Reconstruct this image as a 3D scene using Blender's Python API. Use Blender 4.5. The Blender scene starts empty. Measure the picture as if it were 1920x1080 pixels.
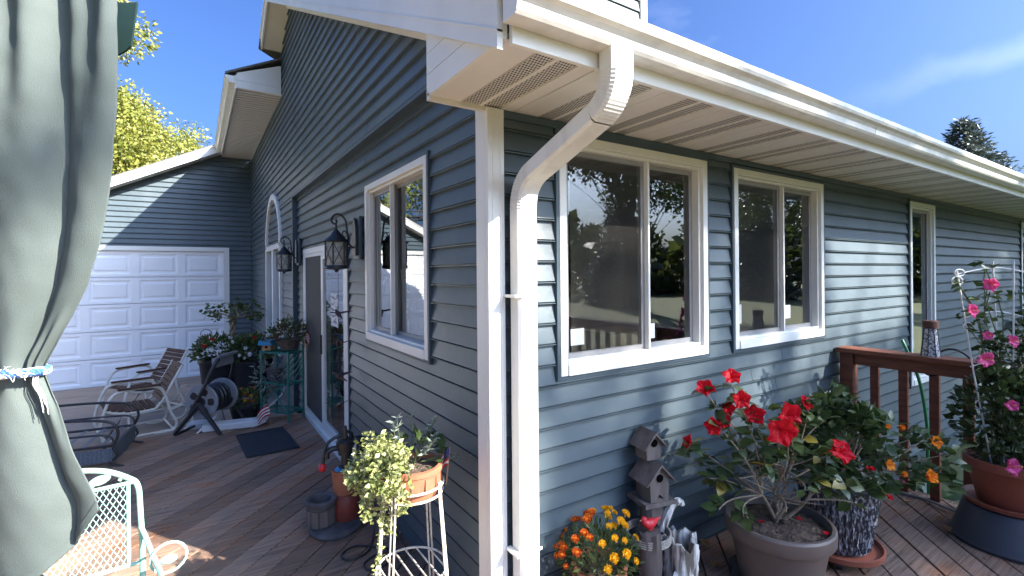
import bpy, math, random
import numpy as np
from mathutils import Vector, Matrix

random.seed(7)
rng = np.random.default_rng(7)
sc = bpy.context.scene
R = math.radians

# ------------------------------------------------------------------ camera
cam_d = bpy.data.cameras.new('camera')
cam = bpy.data.objects.new('camera', cam_d)
sc.collection.objects.link(cam)
cam.location = (-1.19, -1.899, 1.66)
cam.rotation_mode = 'QUATERNION'
yaw = Matrix.Rotation(R(-33.2), 4, 'Z') @ Matrix.Rotation(R(90), 4, 'X') @ Matrix.Rotation(R(-0.5), 4, 'Z')
cam.rotation_quaternion = yaw.to_quaternion()
cam_d.sensor_width = 36
cam_d.lens = 36 * 908 / 1920
cam_d.shift_y = -28 / 1920
cam_d.clip_start = .05
cam_d.clip_end = 2000
sc.camera = cam

# ------------------------------------------------------------------ light
SUN = Vector((.65, -1, .77)).normalized()
world = bpy.data.worlds.new('World')
sc.world = world
world.use_nodes = True
wt = world.node_tree
bg = wt.nodes['Background']
sky = wt.nodes.new('ShaderNodeTexSky')
sky.sky_type = 'NISHITA'
sky.sun_disc = False
sky.sun_elevation = math.asin(SUN.z)
sky.sun_rotation = math.atan2(SUN.x, SUN.y)
sky.altitude = 300
sky.air_density = 1.0
sky.dust_density = 8.0
sky.ozone_density = 2.5
bg.inputs['Strength'].default_value = 0.075
# thin high cirrus: streaks in the direction of view
CIRRUS_N = (.318, -.057, -.946)
CIRRUS_T = (.237, -.962, .137)
tc = wt.nodes.new('ShaderNodeTexCoord')
mp = wt.nodes.new('ShaderNodeMapping')
mp.inputs['Rotation'].default_value = (R(8), R(-22), R(40))
mp.inputs['Scale'].default_value = (1.1, 5.0, 9.0)
nz = wt.nodes.new('ShaderNodeTexNoise')
nz.inputs['Scale'].default_value = 1.1
nz.inputs['Detail'].default_value = 5
nz.inputs['Roughness'].default_value = .5
rp = wt.nodes.new('ShaderNodeValToRGB')
rp.color_ramp.elements[0].position = .60
rp.color_ramp.elements[0].color = (0, 0, 0, 1)
rp.color_ramp.elements[1].position = .90
rp.color_ramp.elements[1].color = (.2, .2, .2, 1)
dp = wt.nodes.new('ShaderNodeVectorMath')
dp.operation = 'DOT_PRODUCT'
dp.inputs[1].default_value = CIRRUS_N
wt.links.new(tc.outputs['Generated'], dp.inputs[0])
nb_ = wt.nodes.new('ShaderNodeTexNoise')
nb_.inputs['Scale'].default_value = 9
nb_.inputs['Detail'].default_value = 6
wt.links.new(tc.outputs['Generated'], nb_.inputs['Vector'])
wob = wt.nodes.new('ShaderNodeMath'); wob.operation = 'MULTIPLY_ADD'
wob.inputs[1].default_value = .07; wob.inputs[2].default_value = -.035
wt.links.new(nb_.outputs['Fac'], wob.inputs[0])
sm = wt.nodes.new('ShaderNodeMath'); sm.operation = 'ADD'
wt.links.new(dp.outputs['Value'], sm.inputs[0]); wt.links.new(wob.outputs[0], sm.inputs[1])
ab = wt.nodes.new('ShaderNodeMath'); ab.operation = 'ABSOLUTE'
wt.links.new(sm.outputs[0], ab.inputs[0])
mrg = wt.nodes.new('ShaderNodeMapRange'); mrg.interpolation_type = 'SMOOTHSTEP'
mrg.inputs[1].default_value = .032; mrg.inputs[2].default_value = .0
mrg.inputs[3].default_value = .0; mrg.inputs[4].default_value = .17
wt.links.new(ab.outputs[0], mrg.inputs[0])
dt = wt.nodes.new('ShaderNodeVectorMath')
dt.operation = 'DOT_PRODUCT'
dt.inputs[1].default_value = CIRRUS_T
wt.links.new(tc.outputs['Generated'], dt.inputs[0])
mrt = wt.nodes.new('ShaderNodeMapRange'); mrt.interpolation_type = 'SMOOTHSTEP'
mrt.inputs[1].default_value = -.16; mrt.inputs[2].default_value = .18
wt.links.new(dt.outputs['Value'], mrt.inputs[0])
mlt = wt.nodes.new('ShaderNodeMath'); mlt.operation = 'MULTIPLY'
wt.links.new(mrg.outputs[0], mlt.inputs[0]); wt.links.new(mrt.outputs[0], mlt.inputs[1])
ads = wt.nodes.new('ShaderNodeMath'); ads.operation = 'ADD'; ads.use_clamp = True
wt.links.new(rp.outputs['Color'], ads.inputs[0]); wt.links.new(mlt.outputs[0], ads.inputs[1])
mx = wt.nodes.new('ShaderNodeMix')
mx.data_type = 'RGBA'
mx.inputs[7].default_value = (4.0, 4.5, 5.5, 1)
wt.links.new(tc.outputs['Generated'], mp.inputs['Vector'])
wt.links.new(mp.outputs['Vector'], nz.inputs['Vector'])
wt.links.new(nz.outputs['Fac'], rp.inputs['Fac'])
wt.links.new(ads.outputs[0], mx.inputs[0])
tint = wt.nodes.new('ShaderNodeMix')
tint.data_type = 'RGBA'
tint.blend_type = 'MULTIPLY'
tint.inputs[0].default_value = 1
tint.inputs[7].default_value = (.32, .45, .70, 1)
gam = wt.nodes.new('ShaderNodeGamma')
gam.inputs['Gamma'].default_value = 1.12
wt.links.new(sky.outputs['Color'], gam.inputs['Color'])
wt.links.new(gam.outputs['Color'], tint.inputs[6])
wt.links.new(tint.outputs[2], mx.inputs[6])
wt.links.new(mx.outputs[2], bg.inputs['Color'])

sun_d = bpy.data.lights.new('sun', 'SUN')
sun_d.energy = 3.6
sun_d.angle = R(.53)
sun_d.color = (1, .94, .85)
sun_o = bpy.data.objects.new('sun', sun_d)
sun_o.rotation_mode = 'QUATERNION'
sun_o.rotation_quaternion = (-SUN).to_track_quat('-Z', 'Y')
sun_o.location = SUN * 60
sc.collection.objects.link(sun_o)

sc.view_settings.view_transform = 'Standard'
sc.view_settings.look = 'None'
sc.view_settings.exposure = 2.55
sc.view_settings.gamma = 1
sc.view_settings.use_curve_mapping = False
sc.render.engine = 'CYCLES'
sc.cycles.max_bounces = 8
sc.cycles.diffuse_bounces = 4
sc.cycles.glossy_bounces = 4
sc.cycles.transparent_max_bounces = 16
sc.cycles.use_denoising = True
sc.cycles.caustics_reflective = False
sc.cycles.caustics_refractive = False

# ------------------------------------------------------------------ materials
def nodes_of(name):
    m = bpy.data.materials.new(name)
    m.use_nodes = True
    nt = m.node_tree
    return m, nt, nt.nodes['Principled BSDF']

def N(nt, kind, **kw):
    n = nt.nodes.new(kind)
    for k, v in kw.items():
        if k.startswith('i_'):
            key = k[2:].replace('_', ' ')
            n.inputs[int(key) if key.isdigit() else key].default_value = v
        else:
            setattr(n, k, v)
    return n

def ramp(nt, src, stops):
    r = nt.nodes.new('ShaderNodeValToRGB')
    while len(r.color_ramp.elements) < len(stops):
        r.color_ramp.elements.new(.5)
    for e, (p, c) in zip(r.color_ramp.elements, stops):
        e.position = p
        e.color = tuple(c) + (1,) if len(c) == 3 else c
    nt.links.new(src, r.inputs['Fac'])
    return r.outputs['Color']

def coords(nt, scale=(1, 1, 1), rot=(0, 0, 0), kind='Object'):
    tc = nt.nodes.new('ShaderNodeTexCoord')
    mp = nt.nodes.new('ShaderNodeMapping')
    mp.inputs['Scale'].default_value = scale
    mp.inputs['Rotation'].default_value = rot
    nt.links.new(tc.outputs[kind], mp.inputs['Vector'])
    return mp.outputs['Vector']

def mat(name, c1, c2=None, scale=6, rough=.5, stretch=(1, 1, 1), rot=(0, 0, 0), bump=0, bscale=None, spec=.5,
        metal=0, lo=.35, hi=.65, detail=6, rnd=0, bdist=.01):
    m, nt, b = nodes_of(name)
    b.inputs['Roughness'].default_value = rough
    b.inputs['Specular IOR Level'].default_value = spec
    b.inputs['Metallic'].default_value = metal
    c2 = c2 or tuple(v * .82 for v in c1)
    v = coords(nt, stretch, rot)
    n = N(nt, 'ShaderNodeTexNoise', i_Scale=scale, i_Detail=detail)
    nt.links.new(v, n.inputs['Vector'])
    col = ramp(nt, n.outputs['Fac'], [(lo, c1), (hi, c2)])
    if rnd:
        oi = nt.nodes.new('ShaderNodeObjectInfo')
        mr = N(nt, 'ShaderNodeMapRange', i_3=1 - rnd, i_4=1 + rnd)
        nt.links.new(oi.outputs['Random'], mr.inputs[0])
        hs = N(nt, 'ShaderNodeHueSaturation')
        nt.links.new(mr.outputs[0], hs.inputs['Value'])
        nt.links.new(col, hs.inputs['Color'])
        col = hs.outputs['Color']
    nt.links.new(col, b.inputs['Base Color'])
    if bump:
        n2 = N(nt, 'ShaderNodeTexNoise', i_Scale=bscale or scale * 4, i_Detail=5)
        nt.links.new(v, n2.inputs['Vector'])
        bp = N(nt, 'ShaderNodeBump', i_Strength=bump, i_Distance=bdist)
        nt.links.new(n2.outputs['Fac'], bp.inputs['Height'])
        nt.links.new(bp.outputs['Normal'], b.inputs['Normal'])
    return m

M = {}
M['siding'] = mat('slate_vinyl', (.060, .086, .101), (.082, .110, .125), 1.6, .40, bump=.3, bscale=3.5, bdist=.02, rnd=.05)
M['trimdark'] = mat('slate_trim', (.05, .075, .095), (.058, .085, .105), 5, .45)
M['white'] = mat('white_vinyl', (.80, .79, .74), (.74, .73, .68), 3, .38, bump=.08, bscale=30)
M['whitemetal'] = mat('white_aluminium', (.74, .73, .685), (.60, .585, .54), 3, .36, (5, 5, .7), bump=.1, bscale=9, lo=.45, hi=.8, detail=9)
M['gdoor'] = mat('white_steel_door', (.88, .89, .91), (.83, .84, .86), 2, .4)
M['soffit'] = mat('almond_soffit', (.76, .73, .67), (.70, .675, .62), 3, .5)
M['sash'] = mat('grey_sash', (.33, .32, .31), (.28, .27, .265), 5, .45)
M['dark'] = mat('black_metal', (.012, .013, .015), (.025, .026, .028), 20, .42, bump=.1)
M['blackplastic'] = mat('black_plastic', (.014, .016, .02), (.022, .024, .028), 12, .38, bump=.06)
M['greyplastic'] = mat('grey_plastic', (.20, .21, .23), (.26, .27, .29), 12, .4)
M['mat_rubber'] = mat('dark_rubber', (.022, .026, .032), (.035, .04, .046), 60, .8, bump=.5, bscale=160)
M['concrete'] = mat('patio_concrete', (.235, .185, .15), (.33, .265, .215), 1.4, .85, bump=.3, bscale=60, lo=.3, hi=.7, detail=9)
M['lawn'] = mat('mown_lawn', (.078, .096, .030), (.11, .125, .042), .35, .9, bump=.6, bscale=40, detail=9)
M['shingle'] = mat('roof_shingle', (.10, .095, .09), (.17, .16, .15), 30, .9, bump=.5)
M['terracotta'] = mat('terracotta', (.40, .15, .075), (.30, .105, .055), 9, .7, bump=.2, bscale=50)
M['terraplastic'] = mat('terracotta_plastic', (.30, .095, .06), (.24, .075, .048), 6, .42)
M['brownpot'] = mat('brown_plastic', (.155, .118, .098), (.132, .10, .084), 5, .5, bump=.05)
M['greypot'] = mat('charcoal_plastic', (.052, .052, .058), (.042, .042, .048), 5, .5, bump=.05)
M['soil'] = mat('potting_soil', (.045, .028, .02), (.14, .095, .065), 28, .95, bump=1, bscale=60, bdist=.02)
M['mint'] = mat('mint_paint', (.30, .50, .43), (.25, .43, .365), 14, .45, bump=.08)
M['greenmetal'] = mat('green_paint', (.02, .16, .125), (.03, .20, .155), 14, .5)
M['creamwire'] = mat('cream_painted_wire', (.66, .62, .52), (.42, .35, .25), 22, .5, lo=.5, hi=.75)
M['railwood'] = mat('stained_rail_wood', (.25, .082, .04), (.16, .052, .028), 5, .6, (1, 1, 8), bump=.25, bscale=20)
M['bark'] = mat('bark', (.10, .075, .055), (.05, .038, .03), 8, .95, (1, 1, .25), bump=.8, bscale=14, bdist=.04)
M['stem'] = mat('woody_stem', (.34, .27, .19), (.20, .15, .10), 30, .8)
M['greenstem'] = mat('green_stem', (.10, .13, .045), (.07, .09, .03), 30, .7)
M['driftwood'] = mat('silver_driftwood', (.74, .71, .65), (.13, .105, .085), 7, .9, (2.2, 2.2, .25), bump=1, bscale=9, bdist=.02, lo=.52, hi=.62)
M['oldwood'] = mat('weathered_barnwood', (.155, .128, .115), (.085, .070, .064), 6, .85, (3, 3, .4), bump=.5, bscale=18)
M['slat'] = mat('brown_slat', (.085, .04, .03), (.055, .027, .022), 6, .7, spec=.12)
M['hole'] = mat('hole_black', (.004, .004, .004), (.003, .003, .003), 5, 1, spec=0)
M['chairtube'] = mat('cream_tube', (.68, .65, .58), (.60, .57, .5), 10, .4)
M['wicker'] = mat('dark_wicker', (.075, .095, .125), (.14, .165, .20), 50, .6, (1, 1, 3), bump=.6, bscale=60)
M['rope'] = mat('grey_rope', (.42, .38, .33), (.28, .25, .21), 90, .9, bump=.6)
M['bluerope'] = mat('blue_white_cord', (.05, .13, .38), (.75, .74, .70), 38, .85, lo=.47, hi=.53, detail=1, bump=.5, bscale=120)
M['red'] = mat('red_paint', (.62, .025, .035), (.5, .02, .03), 10, .4)
M['blue'] = mat('blue_paint', (.02, .22, .42), (.03, .27, .5), 10, .5)
M['brass'] = mat('red_barrel', (.22, .045, .03), (.15, .03, .022), 10, .5)
M['stone'] = mat('grey_resin', (.11, .105, .11), (.06, .058, .065), 12, .8, bump=.5)
M['paper'] = mat('white_paper', (.78, .78, .74), (.70, .70, .66), 30, .8)
M['pvc'] = mat('white_pvc', (.70, .70, .70), (.60, .60, .61), 4, .4)
M['hosegreen'] = mat('green_hose', (.015, .20, .07), (.02, .25, .09), 10, .4)
M['tubing'] = mat('clear_grey_tubing', (.32, .31, .29), (.25, .24, .22), 10, .35)
M['deadleaf'] = mat('dry_leaf', (.40, .22, .07), (.28, .13, .05), 30, .8)
M['navy'] = mat('flag_navy', (.02, .025, .10), (.025, .03, .12), 20, .8)
M['flagred'] = mat('flag_red', (.45, .02, .03), (.4, .02, .03), 20, .8)
M['roomwall'] = mat('room_plaster', (.30, .285, .26), (.26, .25, .225), 2, .9)
M['roomfloor'] = mat('room_floor', (.17, .105, .065), (.13, .08, .05), 3, .5, (1, 8, 1))
M['boxwood'] = mat('light_wood', (.42, .25, .12), (.34, .2, .09), 6, .6)
M['bird'] = mat('painted_bird_brown', (.10, .045, .03), (.04, .02, .018), 30, .5)
M['white_petal'] = mat('white_petal', (.75, .74, .70), (.68, .66, .62), 30, .6)
M['lampglass'] = mat('frosted_seeded_glass', (.42, .40, .33), (.28, .26, .22), 40, .25, bump=.4)
M['mosaic'] = mat('silver_mosaic', (.55, .56, .58), (.12, .12, .14), 70, .25, bump=.6, bscale=80, lo=.48, hi=.54)

# weathered deck boards: grain runs along the boards, at 45 degrees
def deck_mat():
    m, nt, b = nodes_of('weathered_deck_board')
    b.inputs['Roughness'].default_value = .85
    b.inputs['Specular IOR Level'].default_value = .06
    v = coords(nt, (1, 1, 1), (0, 0, R(-45)))
    v2 = coords(nt, (.9, 26, 1), (0, 0, R(-45)))
    pn = N(nt, 'ShaderNodeTexNoise', i_Scale=2.3, i_Detail=9, i_Roughness=.72)
    nt.links.new(v, pn.inputs['Vector'])
    gn = N(nt, 'ShaderNodeTexNoise', i_Scale=2.4, i_Detail=8, i_Roughness=.7)
    nt.links.new(v2, gn.inputs['Vector'])
    base = ramp(nt, pn.outputs['Fac'], [(.36, (.25, .185, .145)), (.52, (.32, .21, .15)), (.66, (.36, .175, .10))])
    oi = nt.nodes.new('ShaderNodeObjectInfo')
    mr = N(nt, 'ShaderNodeMapRange', i_3=.72, i_4=1.32)
    nt.links.new(oi.outputs['Random'], mr.inputs[0])
    hs = N(nt, 'ShaderNodeHueSaturation')
    nt.links.new(mr.outputs[0], hs.inputs['Value'])
    nt.links.new(base, hs.inputs['Color'])
    grain = ramp(nt, gn.outputs['Fac'], [(.30, (.34, .33, .33)), (.44, (.80, .79, .78)), (.54, (1.02, 1.0, 1.0)), (.66, (1.25, 1.24, 1.25)), (.73, (1.9, 2.0, 2.15))])
    mul = N(nt, 'ShaderNodeMix', data_type='RGBA', blend_type='MULTIPLY', i_0=1.0)
    nt.links.new(hs.outputs['Color'], mul.inputs[6])
    nt.links.new(grain, mul.inputs[7])
    nt.links.new(mul.outputs[2], b.inputs['Base Color'])
    bp = N(nt, 'ShaderNodeBump', i_Strength=.5, i_Distance=.006)
    nt.links.new(gn.outputs['Fac'], bp.inputs['Height'])
    nt.links.new(bp.outputs['Normal'], b.inputs['Normal'])
    return m
M['deck'] = deck_mat()

# soffit vents: rows of punched slots
def vent_mat():
    m, nt, b = nodes_of('vented_soffit')
    b.inputs['Roughness'].default_value = .5
    v = coords(nt, (1, 1, 1))
    br = N(nt, 'ShaderNodeTexBrick', i_Scale=1.0)
    br.offset = .5
    br.inputs['Brick Width'].default_value = .013
    br.inputs['Row Height'].default_value = .018
    br.inputs['Mortar Size'].default_value = .0024
    br.inputs['Mortar Smooth'].default_value = .1
    br.inputs['Color1'].default_value = (.022, .017, .014, 1)
    br.inputs['Color2'].default_value = (.032, .025, .02, 1)
    br.inputs['Mortar'].default_value = (.70, .675, .62, 1)
    nt.links.new(v, br.inputs['Vector'])
    nt.links.new(br.outputs['Color'], b.inputs['Base Color'])
    return m
M['vent'] = vent_mat()

def glass_mat(name, ior=1.75, tint=(.86, .9, .9)):
    m = bpy.data.materials.new(name)
    m.use_nodes = True
    nt = m.node_tree
    nt.nodes.clear()
    out = nt.nodes.new('ShaderNodeOutputMaterial')
    mixs = nt.nodes.new('ShaderNodeMixShader')
    fr = N(nt, 'ShaderNodeFresnel', i_IOR=ior)
    tr = N(nt, 'ShaderNodeBsdfTransparent', i_Color=tint + (1,))
    gl = N(nt, 'ShaderNodeBsdfGlossy', i_Roughness=.0, i_Color=(.95, .97, 1, 1))
    ml = N(nt, 'ShaderNodeMath', operation='MULTIPLY', use_clamp=True, i_1=1.6)
    n = N(nt, 'ShaderNodeTexNoise', i_Scale=1.2, i_Detail=1)
    nt.links.new(coords(nt), n.inputs['Vector'])
    bp = N(nt, 'ShaderNodeBump', i_Strength=.035, i_Distance=.02)
    nt.links.new(n.outputs['Fac'], bp.inputs['Height'])
    nt.links.new(bp.outputs['Normal'], gl.inputs['Normal'])
    nt.links.new(fr.outputs[0], ml.inputs[0])
    nt.links.new(ml.outputs[0], mixs.inputs[0])
    nt.links.new(tr.outputs[0], mixs.inputs[1])
    nt.links.new(gl.outputs[0], mixs.inputs[2])
    nt.links.new(mixs.outputs[0], out.inputs['Surface'])
    return m
M['glass'] = glass_mat('window_glass')

def screen_mat():
    m = bpy.data.materials.new('insect_screen')
    m.use_nodes = True
    nt = m.node_tree
    nt.nodes.clear()
    out = nt.nodes.new('ShaderNodeOutputMaterial')
    mixs = nt.nodes.new('ShaderNodeMixShader')
    mixs.inputs[0].default_value = .09
    tr = nt.nodes.new('ShaderNodeBsdfTransparent')
    df = N(nt, 'ShaderNodeBsdfDiffuse', i_Color=(.12, .115, .105, 1))
    n = N(nt, 'ShaderNodeTexNoise', i_Scale=900, i_Detail=0)
    nt.links.new(coords(nt), n.inputs['Vector'])
    nt.links.new(tr.outputs[0], mixs.inputs[1])
    nt.links.new(df.outputs[0], mixs.inputs[2])
    nt.links.new(mixs.outputs[0], out.inputs['Surface'])
    return m
M['screen'] = screen_mat()

def leaf_mat(name, c1, c2, c3=None, trans=.35, scale=5, rough=.42, gloss=.14):
    m = bpy.data.materials.new(name)
    m.use_nodes = True
    nt = m.node_tree
    nt.nodes.clear()
    out = nt.nodes.new('ShaderNodeOutputMaterial')
    n = N(nt, 'ShaderNodeTexNoise', i_Scale=scale, i_Detail=6, i_Roughness=.75)
    g = nt.nodes.new('ShaderNodeNewGeometry')
    nt.links.new(g.outputs['Position'], n.inputs['Vector'])
    add = N(nt, 'ShaderNodeMath', operation='ADD')
    mr = N(nt, 'ShaderNodeMapRange', i_3=-.14, i_4=.14)
    nt.links.new(g.outputs['Random Per Island'], mr.inputs[0])
    nt.links.new(n.outputs['Fac'], add.inputs[0])
    nt.links.new(mr.outputs[0], add.inputs[1])
    col = ramp(nt, add.outputs[0], [(.34, c1), (.56, c2), (.74, c3 or c2)])
    df = nt.nodes.new('ShaderNodeBsdfDiffuse')
    tl = nt.nodes.new('ShaderNodeBsdfTranslucent')
    gl = N(nt, 'ShaderNodeBsdfGlossy', i_Roughness=rough)
    fr = N(nt, 'ShaderNodeLayerWeight', i_Blend=.2)
    ml = N(nt, 'ShaderNodeMath', operation='MULTIPLY', i_1=gloss * 3)
    nt.links.new(fr.outputs['Facing'], ml.inputs[0])
    m1 = N(nt, 'ShaderNodeMixShader', i_0=trans)
    m2 = nt.nodes.new('ShaderNodeMixShader')
    nt.links.new(col, df.inputs['Color'])
    nt.links.new(col, tl.inputs['Color'])
    nt.links.new(df.outputs[0], m1.inputs[1])
    nt.links.new(tl.outputs[0], m1.inputs[2])
    nt.links.new(ml.outputs[0], m2.inputs[0])
    nt.links.new(m1.outputs[0], m2.inputs[1])
    nt.links.new(gl.outputs[0], m2.inputs[2])
    nt.links.new(m2.outputs[0], out.inputs['Surface'])
    return m
M['leaf_dark'] = leaf_mat('dark_hibiscus_leaf', (.032, .058, .018), (.060, .098, .030), (.12, .15, .045), scale=9, rough=.36, gloss=.14)
M['leaf_mid'] = leaf_mat('mid_green_leaf', (.05, .08, .022), (.09, .13, .035), (.17, .175, .05), scale=9, rough=.38, gloss=.13)
M['leaf_varieg'] = leaf_mat('cream_edged_leaf', (.20, .25, .07), (.48, .50, .19), (.70, .68, .42), scale=40)
M['leaf_grey'] = leaf_mat('silver_leaf', (.14, .18, .15), (.24, .28, .24), scale=30)
M['leaf_hosta'] = leaf_mat('hosta_leaf', (.05, .11, .03), (.09, .16, .045), scale=7)
M['leaf_autumn'] = leaf_mat('yellow_green_foliage', (.16, .19, .035), (.30, .31, .06), (.46, .40, .12), scale=.9, trans=.4)
M['leaf_shade'] = leaf_mat('maple_foliage', (.04, .062, .017), (.08, .105, .028), (.15, .155, .042), scale=.8, trans=.45)
M['leaf_spruce'] = leaf_mat('spruce_needles', (.06, .085, .075), (.11, .14, .125), (.18, .20, .17), scale=1.6, trans=.12)
M['petal_red'] = leaf_mat('red_petal', (.55, .008, .018), (.75, .016, .03), (.80, .04, .05), trans=.35, scale=30, gloss=.05)
M['petal_orange'] = leaf_mat('orange_petal', (.72, .17, .012), (.82, .30, .03), (.8, .36, .06), trans=.35, scale=30, gloss=.05)
M['petal_pink'] = leaf_mat('pink_petal', (.62, .05, .22), (.75, .12, .33), (.78, .30, .45), trans=.35, scale=30, gloss=.05)
M['petal_yellow'] = leaf_mat('yellow_petal', (.75, .34, .01), (.84, .52, .03), trans=.3, scale=60, gloss=.04)
M['petal_rust'] = leaf_mat('rust_petal', (.45, .06, .012), (.72, .17, .02), (.8, .3, .04), trans=.3, scale=60, gloss=.04)

def fabric_mat():
    m, nt, b = nodes_of('sage_canvas')
    b.inputs['Roughness'].default_value = .75
    b.inputs['Specular IOR Level'].default_value = .3
    v = coords(nt)
    n = N(nt, 'ShaderNodeTexNoise', i_Scale=3, i_Detail=6)
    nt.links.new(v, n.inputs['Vector'])
    col = ramp(nt, n.outputs['Fac'], [(.35, (.078, .098, .092)), (.65, (.096, .117, .109))])
    nt.links.new(col, b.inputs['Base Color'])
    n2 = N(nt, 'ShaderNodeTexNoise', i_Scale=420, i_Detail=3)
    nt.links.new(v, n2.inputs['Vector'])
    bp = N(nt, 'ShaderNodeBump', i_Strength=.6, i_Distance=.003)
    nt.links.new(n2.outputs['Fac'], bp.inputs['Height'])
    nt.links.new(bp.outputs['Normal'], b.inputs['Normal'])
    return m
M['fabric'] = fabric_mat()
M['gazebo'] = mat('dark_green_metal', (.012, .03, .026), (.018, .04, .034), 12, .45)

# ------------------------------------------------------------------ mesh helpers
class MB:
    def __init__(s):
        s.v, s.f, s.mi = [], [], []
    def face(s, idx, mi=0):
        s.f.append(idx)
        s.mi.append(mi)
    def box(s, a, b, mi=0, T=None):
        k = len(s.v)
        for z in (a[2], b[2]):
            for x, y in ((a[0], a[1]), (b[0], a[1]), (b[0], b[1]), (a[0], b[1])):
                p = Vector((x, y, z))
                s.v.append(tuple(T @ p) if T else (x, y, z))
        for q in ((0, 3, 2, 1), (4, 5, 6, 7), (0, 1, 5, 4), (1, 2, 6, 5), (2, 3, 7, 6), (3, 0, 4, 7)):
            s.face(tuple(k + i for i in q), mi)
        return s
    def tube(s, pts, r, n=8, closed=False, mi=0):
        P = [Vector(p) for p in pts]
        L = len(P)
        rr = r if isinstance(r, (list, tuple)) else [r] * L
        k = len(s.v)
        prev = None
        for i in range(L):
            if closed:
                d = P[(i + 1) % L] - P[i - 1]
            else:
                d = P[min(i + 1, L - 1)] - P[max(i - 1, 0)]
            d = d.normalized() if d.length > 1e-9 else Vector((0, 0, 1))
            if prev is None:
                u = d.orthogonal().normalized()
            else:
                u = prev - d * prev.dot(d)
                u = u.normalized() if u.length > 1e-6 else d.orthogonal().normalized()
            prev = u
            w = d.cross(u)
            for j in range(n):
                a = 2 * math.pi * j / n
                s.v.append(tuple(P[i] + (u * math.cos(a) + w * math.sin(a)) * rr[i]))
        for i in range(L if closed else L - 1):
            i2 = (i + 1) % L
            for j in range(n):
                j2 = (j + 1) % n
                s.face((k + i * n + j, k + i * n + j2, k + i2 * n + j2, k + i2 * n + j), mi)
        if not closed:
            s.face(tuple(k + j for j in range(n))[::-1], mi)
            s.face(tuple(k + (L - 1) * n + j for j in range(n)), mi)
        return s
    def lathe(s, prof, n=32, c=(0, 0, 0), mi=0, wob=0):
        k = len(s.v)
        for r, z in prof:
            for j in range(n):
                a = 2 * math.pi * j / n
                w = 1 + (wob * math.sin(3 * a + z * 30) if wob else 0)
                s.v.append((c[0] + r * w * math.cos(a), c[1] + r * w * math.sin(a), c[2] + z))
        for i in range(len(prof) - 1):
            for j in range(n):
                j2 = (j + 1) % n
                s.face((k + i * n + j, k + i * n + j2, k + (i + 1) * n + j2, k + (i + 1) * n + j), mi)
        if prof[0][0] > 1e-6:
            s.face(tuple(k + j for j in range(n))[::-1], mi)
        if prof[-1][0] > 1e-6:
            s.face(tuple(k + (len(prof) - 1) * n + j for j in range(n)), mi)
        return s
    def prism(s, poly, fn, a, b, mi=0):
        """poly: 2D points; fn(p, t) -> xyz; extruded from t=a to t=b"""
        k = len(s.v)
        n = len(poly)
        for t in (a, b):
            for p in poly:
                s.v.append(tuple(fn(p, t)))
        for i in range(n):
            j = (i + 1) % n
            s.face((k + i, k + j, k + n + j, k + n + i), mi)
        s.face(tuple(range(k + n - 1, k - 1, -1)), mi)
        s.face(tuple(range(k + n, k + 2 * n)), mi)
        return s
    def blob(s, c, r, n=10, m=6, mi=0, jit=0):
        prof = []
        k = len(s.v)
        for i in range(m + 1):
            t = math.pi * i / m
            for j in range(n):
                a = 2 * math.pi * j / n
                q = 1 + (random.uniform(-jit, jit) if jit else 0)
                s.v.append((c[0] + r[0] * q * math.sin(t) * math.cos(a), c[1] + r[1] * q * math.sin(t) * math.sin(a),
                            c[2] - r[2] * math.cos(t)))
        for i in range(m):
            for j in range(n):
                j2 = (j + 1) % n
                s.face((k + i * n + j, k + i * n + j2, k + (i + 1) * n + j2, k + (i + 1) * n + j), mi)
        return s
    def mesh(s, name, mats, smooth=False):
        me = bpy.data.meshes.new(name)
        me.from_pydata(s.v, [], s.f)
        for m in (mats if isinstance(mats, (list, tuple)) else [mats]):
            me.materials.append(m)
        if any(s.mi):
            me.polygons.foreach_set('material_index', s.mi)
        if smooth:
            me.polygons.foreach_set('use_smooth', [True] * len(s.f))
            try:
                me.set_sharp_from_angle(angle=R(38))
            except Exception:
                pass
        me.update()
        return me
    def build(s, name, mats, parent=None, smooth=False, **kw):
        return link(name, s.mesh(name, mats, smooth), parent, **kw)

def link(name, me, parent=None, loc=None, rotz=0, mw=None, kind=None, label=None, cat=None, group=None):
    o = bpy.data.objects.new(name, me)
    sc.collection.objects.link(o)
    o.parent = parent
    if loc is not None:
        o.location = loc
    if rotz:
        o.rotation_euler = (0, 0, rotz)
    if mw is not None:
        o.matrix_local = mw
    if kind:
        o['kind'] = kind
    if label:
        o['label'] = label
    if cat:
        o['category'] = cat
    if group:
        o['group'] = group
    return o

def thing(name, label, cat, loc=(0, 0, 0), rotz=0, group=None, kind=None):
    return link(name, None, None, loc=loc, rotz=rotz, label=label, cat=cat, group=group, kind=kind)

def bevel(o, w=.003, seg=2):
    b = o.modifiers.new('edge', 'BEVEL')
    b.width = w
    b.segments = seg
    b.limit_method = 'ANGLE'
    b.angle_limit = R(40)
    return o

def arc(c, r, a0, a1, n, fn):
    return [fn(c[0] + r * math.cos(R(a0 + (a1 - a0) * i / n)), c[1] + r * math.sin(R(a0 + (a1 - a0) * i / n))) for i in range(n + 1)]

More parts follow.
